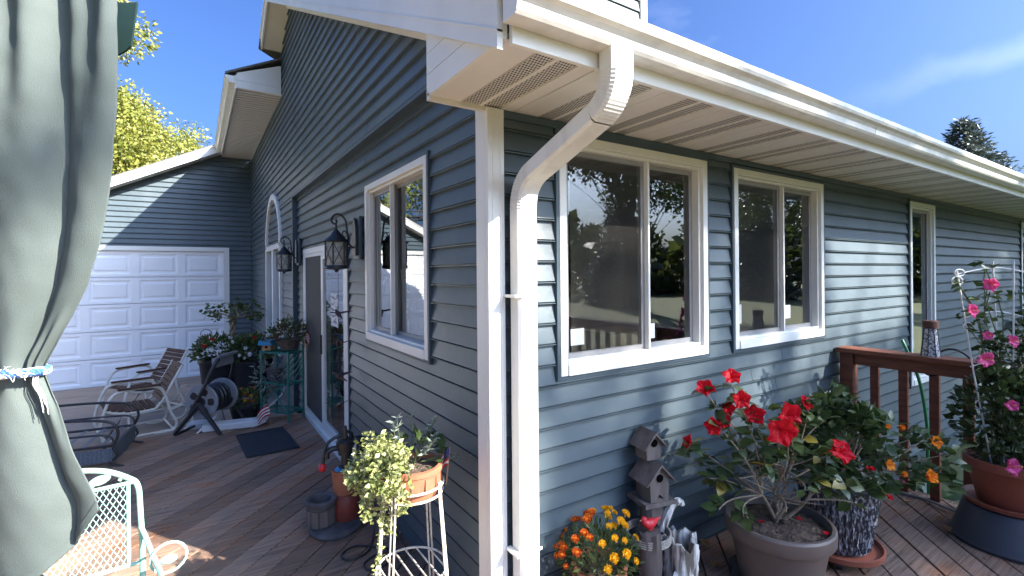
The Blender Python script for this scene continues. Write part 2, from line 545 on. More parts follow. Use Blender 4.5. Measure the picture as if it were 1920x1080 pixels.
def smooth_path(pts, n=6, closed=False):
    P = [Vector(p) for p in pts]
    L = len(P)
    out = []
    rngi = range(L if closed else L - 1)
    for i in rngi:
        if closed:
            p0, p1, p2, p3 = P[i - 1], P[i], P[(i + 1) % L], P[(i + 2) % L]
        else:
            p0, p1, p2, p3 = P[max(i - 1, 0)], P[i], P[i + 1], P[min(i + 2, L - 1)]
        for k in range(n):
            t = k / n
            out.append(.5 * ((2 * p1) + (p2 - p0) * t + (2 * p0 - 5 * p1 + 4 * p2 - p3) * t * t + (3 * p1 - p0 - 3 * p2 + p3) * t ** 3))
    if not closed:
        out.append(P[-1])
    return out

def clip_poly(poly, x0, x1, y0, y1):
    for ax, lim, sgn in ((0, x0, 1), (0, x1, -1), (1, y0, 1), (1, y1, -1)):
        out = []
        for i in range(len(poly)):
            a, b = poly[i], poly[(i + 1) % len(poly)]
            da, db = (a[ax] - lim) * sgn, (b[ax] - lim) * sgn
            if da >= 0:
                out.append(a)
            if (da > 0 > db) or (da < 0 < db):
                t = da / (da - db)
                out.append((a[0] + (b[0] - a[0]) * t, a[1] + (b[1] - a[1]) * t))
        poly = out
        if not poly:
            return []
    return poly

# ------------------------------------------------------------------ ground, patio, deck
g = MB()
n = 40
for i in range(n + 1):
    for j in range(n + 1):
        g.v.append((-400 + 800 * i / n, -400 + 800 * j / n, -.75))
for i in range(n):
    for j in range(n):
        k = i * (n + 1) + j
        g.face((k, k + n + 1, k + n + 2, k + 1))
g.build('lawn', M['lawn'], kind='structure')

DZ = -.02
def patio_z(y):
    return -.06 - .07 * (y - 4.45)
patio = thing('patio', 'tan concrete patio sloping from the deck to the garage door', 'patio', kind='structure')
ys = [4.49, 5.35, 6.3, 7.6, 9.0, 10.44]
xs = [-15.0, -11.0, -7.0, -5.2, -3.6, -2.0, -.9, -.12]  # slabs left of the garage are added to bounce warm light
for i in range(len(ys) - 1):
    for j in range(len(xs) - 1):
        x0, x1, y0, y1 = xs[j] + .008, xs[j + 1] - .008, ys[i] + .008, ys[i + 1] - .008
        mb = MB()
        for zz in (-.14, 0):
            for x, y in ((x0, y0), (x1, y0), (x1, y1), (x0, y1)):
                mb.v.append((x, y, patio_z(y) + zz + (random.uniform(-.003, .003))))
        for q in ((0, 3, 2, 1), (4, 5, 6, 7), (0, 1, 5, 4), (1, 2, 6, 5), (2, 3, 7, 6), (3, 0, 4, 7)):
            mb.face(q)
        mb.build('concrete_slab', M['concrete'], patio)
mb = MB()
for y, zz in ((4.46, -.03), (10.44, -.03)):
    for x in (-15, -.12):
        mb.v.append((x, y, patio_z(y) + zz))
mb.face((0, 1, 3, 2))
mb.build('joint_bed', M['soil'], patio)

deck = thing('deck', 'weathered brown deck of diagonal boards around the house corner', 'deck', kind='structure')
BW, GAP = .134, .008
s2 = math.sqrt(.5)
k0 = 0
for k in range(-70, 70):
    w0 = k * (BW + GAP)
    w1 = w0 + BW
    wc = (w0 + w1) / 2
    # direction (1,1)/sqrt2, offset w along (1,-1)/sqrt2
    def pt(t, w):
        return (t * s2 + w * s2, t * s2 - w * s2)
    quad = [pt(-12, w0), pt(12, w0), pt(12, w1), pt(-12, w1)]
    if -.06 - wc / s2 < 0:      # crosses x=-.06 below the corner
        poly = clip_poly(quad, -4.6, 3.36, -4.2, -.004)
    else:
        poly = clip_poly(quad, -4.6, -.066, -4.2, 4.42)
    if len(poly) < 3:
        continue
    area = abs(sum(poly[i][0] * poly[(i + 1) % len(poly)][1] - poly[(i + 1) % len(poly)][0] * poly[i][1] for i in range(len(poly)))) / 2
    if area < .002:
        continue
    dz = random.uniform(-.0025, .0025)
    mb = MB()
    mb.prism(poly, lambda p, t: (p[0], p[1], t), DZ - .03 + dz, DZ + dz)
    o = mb.build('deck_board', M['deck'], deck)
    bevel(o, .003, 1)
MB().box((-4.62, 4.43, -.24), (-.07, 4.465, DZ - .004)).build('rim_board', M['deck'], deck)
MB().box((3.365, -4.2, -.26), (3.40, -.01, DZ - .004)).build('rim_board', M['deck'], deck)
mb = MB()
for x in np.arange(-4.4, 3.3, .6):
    mb.box((x, -4.2, -.2), (x + .04, 4.4 if x < -.2 else -.02, DZ - .034))
mb.build('joist_frame', M['oldwood'], deck)

mb = MB()
for x in np.arange(-4.4, 3.3, .6):
    for k in range(-40, 40):
        wc = (k + .5) * (BW + GAP) - .004
        for off in (-.045, .045):
            y = x + .02 - (wc + off) / s2
            if (x < -.25 and -2 < y < 4.3) or (x > .3 and -2 < y < -.06):
                mb.lathe([(.0045, 0), (.0035, .0012), (0, .0012)], 6, (x + .02, y, DZ + .0022))
mb.build('screw_heads', M['dark'], deck, kind='stuff')

# ------------------------------------------------------------------ house
house = thing('house', 'slate blue house with white trim, gutter and attached garage beside the deck', 'house')

def out_at(z, r0, c):
    return .002 + .020 * (1 - (z - r0) / c)

def board(wall, P, sb0, sb1, st0, st1, za, zb, r0, c, name='siding_board', m='siding', lift=0):
    """one lap of vinyl siding: a tilted face, an added groove that shades the lap line and a butt lip at the bottom"""
    mb = MB()
    oa, ob = out_at(za, r0, c) + lift, out_at(zb, r0, c) + lift
    if za - r0 < .002:
        prof = [(0, za), (.023 + lift, za + .0005), (.023 + lift, za + .0045), (.009, za + .0055), (.009, za + .0098), (out_at(za + .011, r0, c) + lift, za + .011), (ob, zb), (0, zb)]
    else:
        prof = [(0, za), (oa, za), (ob, zb), (0, zb)]
    n_ = len(prof)
    for e0, e1 in ((sb0, st0), (sb1, st1)):
        for o_, z_ in prof:
            q = (z_ - za) / (zb - za)
            mb.v.append(P(e0 + (e1 - e0) * q, o_, z_))
    for i in range(n_):
        j = (i + 1) % n_
        mb.face((i, j, n_ + j, n_ + i))
    mb.face(tuple(range(n_ - 1, -1, -1)))
    mb.face(tuple(range(n_, 2 * n_)))
    return mb.build(name, M[m], wall)

def subtract(segs, h0, h1):
    out = []
    for a, b in segs:
        if h1 <= a or h0 >= b:
            out.append((a, b))
            continue
        if h0 > a:
            out.append((a, h0))
        if h1 < b:
            out.append((h1, b))
    return out

def sided_wall(P, z0, z1, c, s0, s1, holes, skin=True, name='wall'):
    """a wall sheet with openings and its separate siding boards"""
    zb = sorted({z0, z1, *[h[2] for h in holes], *[h[3] for h in holes], *list(np.arange(z0, z1, .5))})
    mb = MB()
    zb = [z for z in zb if z0 <= z <= z1]
    for a, b in zip(zb[:-1], zb[1:]):
        if b - a < .001:
            continue
        zm = (a + b) / 2
        segs = [(max(s0(a), s0(b)) + .001, min(s1(a), s1(b)) - .001)]
        for h in holes:
            if h[2] < zm < h[3]:
                segs = subtract(segs, h[0], h[1])
        for u, v in segs:
            if v - u < .01:
                continue
            k = len(mb.v)
            for s_, o_, z_ in ((u, -.002, a), (v, -.002, a), (v, -.09, a), (u, -.09, a), (u, -.002, b), (v, -.002, b), (v, -.09, b), (u, -.09, b)):
                mb.v.append(P(s_, o_, z_))
            for q in ((0, 3, 2, 1), (4, 5, 6, 7), (0, 1, 5, 4), (1, 2, 6, 5), (2, 3, 7, 6), (3, 0, 4, 7)):
                mb.face(tuple(k + i for i in q))
    wall = mb.build(name, M['trimdark'], house)
    r0 = z0
    while r0 < z1 - .01:
        r1 = min(r0 + c, z1)
        top = min(r1 + .006, z1)
        pieces = [(s0(r0), s1(r0), r0, top)]
        res = []
        for (a, b, za, zt) in pieces:
            hs = [h for h in holes if h[2] < r1 - .002 and h[3] > r0 + .002]
            for u, v in (lambda sg: sg)([(a, b)]):
                segs = [(u, v)]
                for h in hs:
                    segs = subtract(segs, h[0], h[1])
                for q in segs:
                    res.append((q[0], q[1], za, zt))
                for h in hs:
                    if h[2] > r0 + .008:
                        res.append((max(h[0], a), min(h[1], b), r0, h[2]))
                    if h[3] < r1 - .008:
                        res.append((max(h[0], a), min(h[1], b), h[3], top))
        for (a, b, za, zt) in res:
            if b - a < .012:
                continue
            ta = a if abs(a - s0(r0)) > 1e-6 else max(a, min(s0(zt), b - .005))
            tb = b if abs(b - s1(r0)) > 1e-6 else min(b, max(s1(zt), a + .005))
            jit = random.uniform(0, .0012)
            cuts = [a]
            while b - cuts[-1] > 3.7:
                cuts.append(cuts[-1] + random.uniform(1.6, 3.6))
            cuts.append(b)
            if len(cuts) > 2 and cuts[-1] - cuts[-2] < .4:
                cuts.pop(-2)
            for q in range(len(cuts) - 1):
                u0, u1 = cuts[q], cuts[q + 1] + (.02 if q < len(cuts) - 2 else 0)
                board(wall, P, u0, u1, ta if q == 0 else u0, tb if q == len(cuts) - 2 else u1, za, zt, r0, c, lift=jit + (.0016 if q % 2 else 0))
        r0 += c
    return wall

XB, XU, YI = -.06, -.11, 10.46
ZS = 2.41            # soffit height of the long eave
W1 = (.317, 1.50, 1.145, 2.352)
W2 = (1.79, 3.004, 1.142, 2.345)
W3 = (4.80, 5.49, .49, 2.346)
W4 = (9.07, 10.4, 1.0, 2.35)
PA = lambda s, o, z: (s, -o, z)
J = .024
hole = lambda w: (w[0] - J, w[1] + J, w[2] - J, w[3] + J)
wallA = sided_wall(PA, -.22, ZS - .035, .1016, lambda z: .0, lambda z: 14.0, [hole(W1), hole(W2), hole(W3), hole(W4)])
MB().box((-.02, -.024, ZS - .036), (14, .0, ZS - .002)).build('frieze_trim', M['trimdark'], wallA)
MB().box((0.0, -.012, -.40), (14, .05, -.22)).build('skirt_board', M['trimdark'], wallA)

WB = (.66, 1.846, 1.168, 2.337)
DR = (2.40, 4.42, -.02, 1.965)
PB = lambda s, o, z: (XB - o, s, z)
wallB = sided_wall(PB, -.03, 2.672, .1016, lambda z: .075, lambda z: 4.93, [hole(WB), (DR[0] - J, DR[1] + J, -.2, DR[3] + J)])
PU = lambda s, o, z: (XU - o, s, z)
def gs0(z):
    return 4.92 if z < 2.68 else max(.012, (z - 2.70) / .5)
def gs1(z):
    return YI if z < 4.30 else 5.1 + max(0, (5.25 - z) / .5)
AR = (5.90, 7.50, .55, 2.10)          # arched window opening (rectangle below the arch)
arch_holes = [AR]
na = 9
for i in range(na):
    z_a, z_b = 2.10 + .8 * i / na, 2.10 + .8 * (i + 1) / na
    hw = math.sqrt(max(.0, .82 ** 2 - ((z_a + z_b) / 2 - 2.10) ** 2))
    arch_holes.append((6.70 - hw, 6.70 + hw, z_a, z_b))
gab1 = sided_wall(PU, -.5, 2.68, .108, lambda z: 4.92, lambda z: YI, arch_holes)
gab2 = sided_wall(PU, 2.68, 5.2, .108, lambda z: max(.012, (z - 2.70) / .5), gs1, [(a, b, max(c, 2.681), d) for a, b, c, d in arch_holes if d > 2.69])
# dark drip band where the gable steps out over the lower wall, and its corner strip
MB().box((XU - .03, .0, 2.655), (XB - .001, 4.92, 2.678)).build('band_trim', M['trimdark'], gab2)
MB().box((XU - .024, 4.885, -.3), (XB - .001, 4.925, 2.654)).build('corner_trim', M['trimdark'], gab2)
MB().box((XU - .03, YI - .035, -.5), (XU + .001, YI - .002, 4.3)).build('corner_trim', M['trimdark'], gab2)

# garage front (parallel to the long wall)
PG = lambda s, o, z: (s, YI - o, z)
GD = (-5.3, -.66, -.62, 2.18)
def gz_top(x):
    return 3.55 + .5 * (x + 2.51)
def garage_s0(z):
    return max(-6.2, (z - 3.55) / .5 - 2.51)
garage = sided_wall(PG, -.6, 4.6, .108, garage_s0, lambda z: XU - .002, [(GD[0], GD[1], -.7, GD[3])])

# corner post, white
mb = MB()
mb.box((-.092, -.030, -.16), (-.004, .0, ZS - .002))
mb.box((-.092, .0, -.16), (-.061, .082, ZS + .03))
o = mb.build('corner_post', M['white'], house)
bevel(o, .003)
mb = MB()
for x in (-.066, -.026):
    mb.box((x - .002, -.0325, -.15), (x + .002, -.0295, ZS - .01))
mb.build('post_ridge', M['white'], o)

# --- windows
def window_parts(name, w, origin, rotz, layout, stickers=(), screen=None, mull=.5, deep=.0):
    """local: X right, -Y outward, Z up; origin at the lower left corner of the frame"""
    W, H = w[1] - w[0], w[3] - w[2]
    f = .044
    mb = MB()
    mb.box((0, -.034, 0), (f, .05, H))
    mb.box((W - f, -.034, 0), (W, .05, H))
    mb.box((f, -.034, H - f), (W - f, .05, H))
    mb.box((f, -.042, 0), (W - f, .05, f + .012))
    # inner step of the frame
    g_ = .018
    mb.box((f, -.012, f + .012), (f + g_, .05, H - f))
    mb.box((W - f - g_, -.012, f + .012), (W - f, .05, H - f))
    mb.box((f + g_, -.012, H - f - g_), (W - f - g_, .05, H - f))
    mb.box((f + g_, -.016, f + .012), (W - f - g_, .05, f + .012 + g_))
    win = mb.build(name, M['white'], house, loc=origin, rotz=rotz)
    bevel(win, .003)
    mb = MB()
    j = .02
    mb.box((-j, -.03, -j), (-.001, .0, H + j))
    mb.box((W + .001, -.03, -j), (W + j, .0, H + j))
    mb.box((-.001, -.03, H + .001), (W + .001, .0, H + j))
    mb.box((-.001, -.03, -j), (W + .001, .0, -.001))
    mb.build('surround_channel', M['trimdark'], win)
    x0, x1, z0, z1 = f + g_, W - f - g_, f + .012 + g_, H - f - g_
    t = .028
    spans = []
    if layout == 'slider':
        xm = x0 + (x1 - x0) * mull
        spans = [(x0 + .001, xm + t / 2, .016, .034), (xm - t / 2, x1 - .001, .036, .048)]
    else:
        spans = [(x0 + .001, x1 - .001, .016, .034)]
    for i, (a, b, ya, yb) in enumerate(spans):
        mb = MB()
        mb.box((a, ya, z0 + .001), (a + t, yb, z1 - .001))
        mb.box((b - t, ya, z0 + .001), (b, yb, z1 - .001))
        mb.box((a + t, ya, z1 - t), (b - t, yb, z1 - .001))
        mb.box((a + t, ya, z0 + .001), (b - t, yb, z0 + t))
        mb.build('sash', M['sash'], win)
        ym = (ya + yb) / 2
        pb = MB().box((a + t, ym - .002, z0 + t), (b - t, ym + .002, z1 - t))
        pb.mi = [1, 1, 0, 1, 1, 1]
        pb.build('pane', [M['glass'], M['clear']], win)
        if screen == i:
            MB().box((a + t, -.004, z0 + t), (b - t, -.002, z1 - t)).build('screen', M['screen'], win)
    if layout == 'slider':
        xm = x0 + (x1 - x0) * mull
        MB().box((xm + .012, -.014, z0 + .002), (xm + .026, .015, z1 - .002)).build('mullion', M['white'], win)
    for (sx, sz, sw, sh) in stickers:
        MB().box((sx, .0115, sz), (sx + sw, .0135, sz + sh)).build('sticker', M['paper'], win)
    return win

def clear_mat():
    m = bpy.data.materials.new('clear_back')
    m.use_nodes = True
    nt = m.node_tree
    nt.nodes.clear()
    out = nt.nodes.new('ShaderNodeOutputMaterial')
    tr = N(nt, 'ShaderNodeBsdfTransparent', i_Color=(.97, .98, .98, 1))
    nt.links.new(tr.outputs[0], out.inputs['Surface'])
    return m
M['clear'] = clear_mat()

window_parts('window', W1, (W1[0], 0, W1[2]), 0, 'slider', [(.10, .14, .09, .085), (.66, .13, .075, .085)], 0, .55)
window_parts('window', W2, (W2[0], 0, W2[2]), 0, 'slider', [(.085, .16, .055, .13), (.68, .16, .1, .10)], 0, .52)
window_parts('window', W3, (W3[0], 0, W3[2]), 0, 'fixed')
window_parts('window', W4, (W4[0], 0, W4[2]), 0, 'slider')
window_parts('window', WB, (XB, WB[1], WB[2]), R(-90), 'slider', [], None, .42)

# sliding door
W, H = DR[1] - DR[0], DR[3] - DR[2]
mb = MB()
f = .06
mb.box((0, -.03, 0), (f, .06, H))
mb.box((W - f, -.03, 0), (W, .06, H))
mb.box((f, -.03, H - f), (W - f, .06, H))
mb.box((f, -.05, 0), (W - f, .08, .055))
door = mb.build('sliding_door', M['white'], house, loc=(XB, DR[1], DR[2]), rotz=R(-90))
bevel(door, .003)
MB().box((-.02, -.026, 0), (-.001, 0, H + .02)).box((W + .001, -.026, 0), (W + .02, 0, H + .02)).box((-.001, -.026, H + .001), (W + .001, 0, H + .02)).build('surround_channel', M['trimdark'], door)
def door_panel(a, b, y0, y1, st, glass=True):
    mb = MB()
    z0, z1 = .056, H - f - .001
    mb.box((a, y0, z0), (a + st, y1, z1)).box((b - st, y0, z0), (b, y1, z1)).box((a + st, y0, z1 - st), (b - st, y1, z1)).box((a + st, y0, z0), (b - st, y1, z0 + st * 1.3))
    p = mb.build('door_panel', M['white'], door)
    ym = (y0 + y1) / 2
    pb = MB().box((a + st, ym - .003, z0 + st * 1.3), (b - st, ym + .003, z1 - st))
    pb.mi = [1, 1, 0, 1, 1, 1]
    pb.build('pane', [M['glass'], M['clear']], door)
    return p
door_panel(f + .001, W / 2 + .05, .02, .05, .07)
door_panel(W / 2 - .05, W - f - .001, -.025, .012, .085)
mb = MB()
a, b = f + .003, W / 2 + .0
mb.box((a, -.026, .058), (a + .035, -.008, H - f - .003)).box((b - .035, -.026, .058), (b, -.008, H - f - .003)).box((a + .035, -.026, H - f - .04), (b - .035, -.008, H - f - .003)).box((a + .035, -.026, .058), (b - .035, -.008, .11))
mb.build('screen_frame', M['white'], door)
M['doorscreen'] = mat('brown_door_screen', (.055, .052, .045), (.068, .064, .055), 300, .8)
MB().box((a + .035, -.018, .11), (b - .035, -.015, H - f - .04)).build('screen', M['doorscreen'], door)
MB().box((W / 2 - .03, -.05, .85), (W / 2 - .01, -.026, 1.05)).build('door_handle', M['dark'], door)
# printed notice taped inside the glass
nb = MB().box((W * .66, -.0105, 1.18), (W * .66 + .28, -.0085, 1.50))
M['notice'] = mat('printed_notice', (.72, .72, .70), (.20, .20, .20), 1, .8, (9, 1, 34), lo=.5, hi=.62)
nb.build('notice', M['notice'], door)

# arched window in the gable
mb = MB()
def arch_pts(r, n=20):
    return [(6.70 + r * math.cos(math.pi * i / n), 2.10 + r * math.sin(math.pi * i / n)) for i in range(n + 1)]
def arch_ring(r0, r1, xo, xi):
    a, b = arch_pts(r0), arch_pts(r1)
    for i in range(20):
        k = len(mb.v)
        for (y, z) in (a[i], a[i + 1], b[i + 1], b[i]):
            mb.v.append((xo, y, z))
        for (y, z) in (a[i], a[i + 1], b[i + 1], b[i]):
            mb.v.append((xi, y, z))
        for q in ((0, 1, 2, 3), (7, 6, 5, 4), (0, 4, 5, 1), (1, 5, 6, 2), (2, 6, 7, 3), (3, 7, 4, 0)):
            mb.face(tuple(k + v for v in q))
arch_ring(.86, .76, XU - .05, XU + .04)
for (y0, y1, z0, z1) in ((5.84, 5.94, .5, 2.06), (7.46, 7.56, .5, 2.06), (5.84, 7.56, 2.06, 2.14), (5.94, 7.46, .46, .55)):
    mb.box((XU - .05, y0, z0), (XU + .04, y1, z1))
mb.box((XU - .045, 6.63, .55), (XU + .04, 6.77, 2.06))
archw = mb.build('arched_window', M['white'], house)
pm = MB()
pp = arch_pts(.76)
pm.prism(pp, lambda p, t: (t, p[0], p[1]), XU + .0, XU + .004)
pm.build('pane', M['glass'], archw)
for y0, y1 in ((5.94, 6.63), (6.77, 7.46)):
    MB().box((XU, y0, .55), (XU + .004, y1, 2.06)).build('pane', M['glass'], archw)

# garage door: five sections of raised panels
gd = MB()
gd.box((GD[1], YI - .05, -.6), (GD[1] + .1, YI + .05, GD[3] + .09))
gd.box((GD[0] - .1, YI - .05, -.6), (GD[0], YI + .05, GD[3] + .09))
gd.box((GD[0], YI - .05, GD[3]), (GD[1], YI + .05, GD[3] + .09))
gdo = gd.build('garage_door', M['white'], house)
SH = (GD[3] + .49) / 5
pwid = (GD[1] - GD[0]) / 6
secm, panm = MB(), MB()
def raised(mb, x0, x1, z0, z1, yb):
    rings = [(0, yb), (.03, yb + .016), (.06, yb + .016), (.085, yb + .002)]
    k = len(mb.v)
    for ins, y in rings:
        for x, z in ((x0 + ins, z0 + ins), (x1 - ins, z0 + ins), (x1 - ins, z1 - ins), (x0 + ins, z1 - ins)):
            mb.v.append((x, y, z))
    for r_ in range(len(rings) - 1):
        for j in range(4):
            j2 = (j + 1) % 4
            mb.face((k + r_ * 4 + j, k + r_ * 4 + j2, k + r_ * 4 + 4 + j2, k + r_ * 4 + 4 + j))
    e = k + (len(rings) - 1) * 4
    mb.face((e, e + 1, e + 2, e + 3))
for i in range(5):
    z0 = -.49 + i * SH
    sx0, sx1 = GD[0] + .001, GD[1] - .001
    mb = MB()
    px = [sx0]
    zz0, zz1 = z0 + .006, z0 + SH - .006
    ya = YI + .0
    cols = [(sx0 + pwid * j + .065, sx0 + pwid * (j + 1) - .065) for j in range(6)]
    pz0, pz1 = zz0 + .055, zz1 - .055
    edges = [sx0] + [e for c_ in cols for e in c_] + [sx1]
    for j in range(0, len(edges), 2):
        mb.box((edges[j], ya, zz0), (edges[j + 1], ya + .03, zz1))
    for (c0, c1) in cols:
        mb.box((c0, ya, zz0), (c1, ya + .03, pz0)).box((c0, ya, pz1), (c1, ya + .03, zz1))
    sec = mb.build('door_section', M['gdoor'], gdo)
    for (c0, c1) in cols:
        pb = MB()
        raised(pb, c0, c1, pz0, pz1, ya)
        pb.build('raised_panel', M['gdoor'], gdo)
MB().box((GD[0], YI - .012, -.56), (GD[1], YI + .02, -.487)).build('bottom_seal', M['blackplastic'], gdo)
MB().box((GD[0], YI + .045, -.6), (GD[1], YI + .06, GD[3])).build('door_backing', M['gdoor'], gdo)

# --- long eave: soffit panels, fascia, gutter
EY, GX0, GX1 = -.60, -.364, 14.0
sofm = {}
pw = .406
x = GX0 + .0185
i = 0
bands = [(.0, .13, 0), (.13, .138, 2), (.138, .222, 1), (.222, .238, 0), (.238, .322, 1), (.322, .33, 2), (.33, .398, 0), (.398, .406, 2)]
while x < GX1:
    mb = MB()
    for a, b, kind in bands:
        up = .014 if kind == 2 else (.004 if kind == 1 else 0)
        xa, xb = a, b
        k = len(mb.v)
        mb.v += [(xa, EY, ZS + up), (xb, EY, ZS + up), (xb, .0 if x > -.07 else .012, ZS + up), (xa, .0 if x > -.07 else .012, ZS + up)]
        mb.face((k + 3, k + 2, k + 1, k), 1 if kind == 1 else 0)
        mb.v += [(xb, EY, ZS), (xb, 0, ZS), (xb, EY, ZS + .016), (xb, 0, ZS + .016)]
        mb.face((k + 4, k + 5, k + 7, k + 6))
        mb.v += [(xa, EY, ZS + .017), (xb, EY, ZS + .017), (xb, 0, ZS + .017), (xa, 0, ZS + .017)]
        mb.face((k + 8, k + 9, k + 10, k + 11))
    mb.build('soffit_panel', [M['soffit'], M['vent']], house, loc=(x, 0, 0))
    x += pw
# cover above the soffit so no daylight leaks through
MB().box((GX0 + .02, EY + .03, ZS + .02), (GX1, .05, ZS + .03)).build('soffit_backing', M['trimdark'], house)
MB().box((GX0, -.012, ZS - .018), (XB - .02, .012, ZS + .012)).build('soffit_edge', M['soffit'], house)
# inner edge of eave box: white face in the rake plane and its lap lines
mb = MB()
for a, b in ((0, .088), (.091, .176), (.179, .262)):
    zt0 = ZS + a
    zt1 = ZS + b
    y0 = EY + .01
    # the top of the box is cut by the sloping fascia
    def ycut(z):
        return max(EY + .006, (z - 2.66) / .5)
    k = len(mb.v)
    for xx in (GX0, GX0 + .018):
        mb.v += [(xx, EY + .006, zt0), (xx, .006, zt0), (xx, .006, zt1), (xx, EY + .006, zt1)]
    for q in ((0, 1, 2, 3), (7, 6, 5, 4), (0, 4, 5, 1), (1, 5, 6, 2), (2, 6, 7, 3), (3, 7, 4, 0)):
        mb.face(tuple(k + v for v in q))
mb.box((GX0 + .004, .007, ZS), (XU - .02, .02, ZS + .29))
mb.build('eave_box', M['white'], house)
# fascia below the gutter
o = MB().box((GX0 + .02, EY - .02, ZS - .022), (GX1, EY, ZS + .14)).build('fascia', M['white'], house)
bevel(o, .002)
# K-style gutter
prof = [(-.622, 2.535), (-.622, 2.442), (-.690, 2.442), (-.700, 2.452), (-.704, 2.478), (-.716, 2.492), (-.735, 2.500), (-.742, 2.512), (-.742, 2.532),
        (-.736, 2.538), (-.728, 2.532), (-.732, 2.512), (-.710, 2.498), (-.697, 2.480), (-.692, 2.456), (-.686, 2.448), (-.630, 2.448), (-.630, 2.535)]
mb = MB()
seg = list(np.linspace(GX0 - .012, GX1, 5))
for a, b in zip(seg[:-1], seg[1:]):
    mb.prism(prof, lambda p, t: (t, p[0], p[1]), a + (.0 if a < 0 else .0005), b)
gut = mb.build('gutter', M['whitemetal'], house)
ec = MB()
ec.prism([p for p in prof[:10]] + [(-.622, 2.538)], lambda p, t: (t, p[0], p[1]), GX0 - .016, GX0 - .0125)
ec.build('end_cap', M['whitemetal'], gut)
for xx in (2.13, 6.2, 10.3):
    mb = MB()
    mb.prism([(p[0] - .0015 if p[0] < -.63 else p[0], p[1] - .0015) for p in prof[:9]] + [(-.66, 2.530)], lambda p, t: (t, p[0], p[1]), xx, xx + .03)
    mb.build('gutter_joint', M['whitemetal'], gut)
# main roof
def slab(pts, th, name, m):
    mb = MB()
    k = len(mb.v)
    n_ = len(pts)
    mb.v += [tuple(p) for p in pts] + [(p[0], p[1], p[2] - th) for p in pts]
    mb.face(tuple(range(n_)))
    mb.face(tuple(range(2 * n_ - 1, n_ - 1, -1)))
    for i in range(n_):
        j = (i + 1) % n_
        mb.face((i, n_ + i, n_ + j, j))
    return mb.build(name, m, house)
rz = lambda y: 2.90 + .5 * y
RY = 5.08
slab([(GX0 - .03, -.66, rz(-.66)), (14.2, -.66, rz(-.66)), (14.2, RY, rz(RY)), (GX0 - .03, RY, rz(RY))], .03, 'roof', M['shingle'])
slab([(GX0 - .03, RY, rz(RY)), (14.2, RY, rz(RY)), (14.2, 12.5, rz(RY) - .5 * (12.5 - RY)), (.8, 12.5, rz(RY) - .5 * (12.5 - RY)), (.8, 6.6, rz(RY) - .5 * (6.6 - RY)), (GX0 - .03, 6.0, rz(RY) - .5 * (6.0 - RY))], .03, 'roof', M['shingle'])
# rake fascia boards, right and left slope, with a thin upper strip
def rake(y0, y1, za, zb, x0, x1, low, high, name='rake_fascia'):
    mb = MB()
    for xx in (x0, x1):
        mb.v += [(xx, y0, za + low), (xx, y1, zb + low), (xx, y1, zb + high), (xx, y0, za + high)]
    for q in ((0, 1, 2, 3), (7, 6, 5, 4), (0, 4, 5, 1), (1, 5, 6, 2), (2, 6, 7, 3), (3, 7, 4, 0)):
        mb.face(q)
    return mb.build(name, M['white'], house)
rb = lambda y: 2.67 + .5 * y
rake(-.60, RY, rb(-.60), rb(RY), GX0 - .004, GX0 - .024, 0, .165)
rake(-.62, RY, rb(-.62), rb(RY), GX0 - .006, GX0 - .040, .168, .205)
rake(-.60, RY, rb(-.60), rb(RY), GX0 - .003, GX0 - .028, .055, .062, 'fascia_lap')
rake(RY, 5.78, rb(RY), rb(RY) - .35, GX0 - .004, GX0 - .024, 0, .165)
rake(RY, 5.80, rb(RY), rb(RY) - .36, GX0 - .006, GX0 - .040, .168, .205)
# sloping soffit under the rake
mb = MB()
for (y0, y1, z0, z1) in ((.0, RY, rb(0) + .02, rb(RY) + .02), (RY, 5.78, rb(RY) + .02, rb(RY) - .33)):
    k = len(mb.v)
    for zz in (0, .012):
        mb.v += [(GX0 - .003, y0, z0 + zz), (XU + .02, y0, z0 + zz), (XU + .02, y1, z1 + zz), (GX0 - .003, y1, z1 + zz)]
    for q in ((0, 3, 2, 1), (4, 5, 6, 7), (0, 1, 5, 4), (1, 2, 6, 5), (2, 3, 7, 6), (3, 0, 4, 7)):
        mb.face(tuple(k + v for v in q))
mb.build('rake_soffit', M['soffit'], house)
mb = MB()
for xx in (XU - .022, XU - .050):
    mb.v += [(xx, .02, rb(.02) - .02), (xx, RY, rb(RY) - .02), (xx, RY, rb(RY) + .02), (xx, .02, rb(.02) + .02)]
for q in ((0, 1, 2, 3), (7, 6, 5, 4), (0, 4, 5, 1), (1, 5, 6, 2), (2, 6, 7, 3), (3, 7, 4, 0)):
    mb.face(q)
mb.build('rake_channel', M['soffit'], house)

# --- upper eave that runs on to the garage
EZ = 4.262
ex0 = -.69
y = 5.79
while y < YI + .1:
    mb = MB()
    for a, b, up in ((0, .075, 0), (.075, .105, .022), (.105, .18, 0), (.18, .21, .022)):
        k = len(mb.v)
        mb.v += [(ex0, a, EZ + up), (XU + .01, a, EZ + up), (XU + .01, b, EZ + up), (ex0, b, EZ + up)]
        mb.face((k, k + 1, k + 2, k + 3))
        mb.v += [(ex0, b, EZ), (XU + .01, b, EZ), (XU + .01, b, EZ + .022), (ex0, b, EZ + .022)]
        mb.v += [(ex0, a, EZ), (XU + .01, a, EZ), (XU + .01, a, EZ + .022), (ex0, a, EZ + .022)]
        mb.face((k + 8, k + 9, k + 10, k + 11))
        mb.face((k + 4, k + 5, k + 6, k + 7))
    mb.build('soffit_panel', M['soffit'], house, loc=(0, y, 0))
    y += .21
MB().box((ex0, 5.79, EZ + .026), (XU + .01, YI + .1, EZ + .036)).build('soffit_backing', M['trimdark'], house)
mb = MB()
pts = [(ex0, EZ), (XU - .02, EZ), (XU - .02, EZ + .40), (ex0, EZ + .20)]
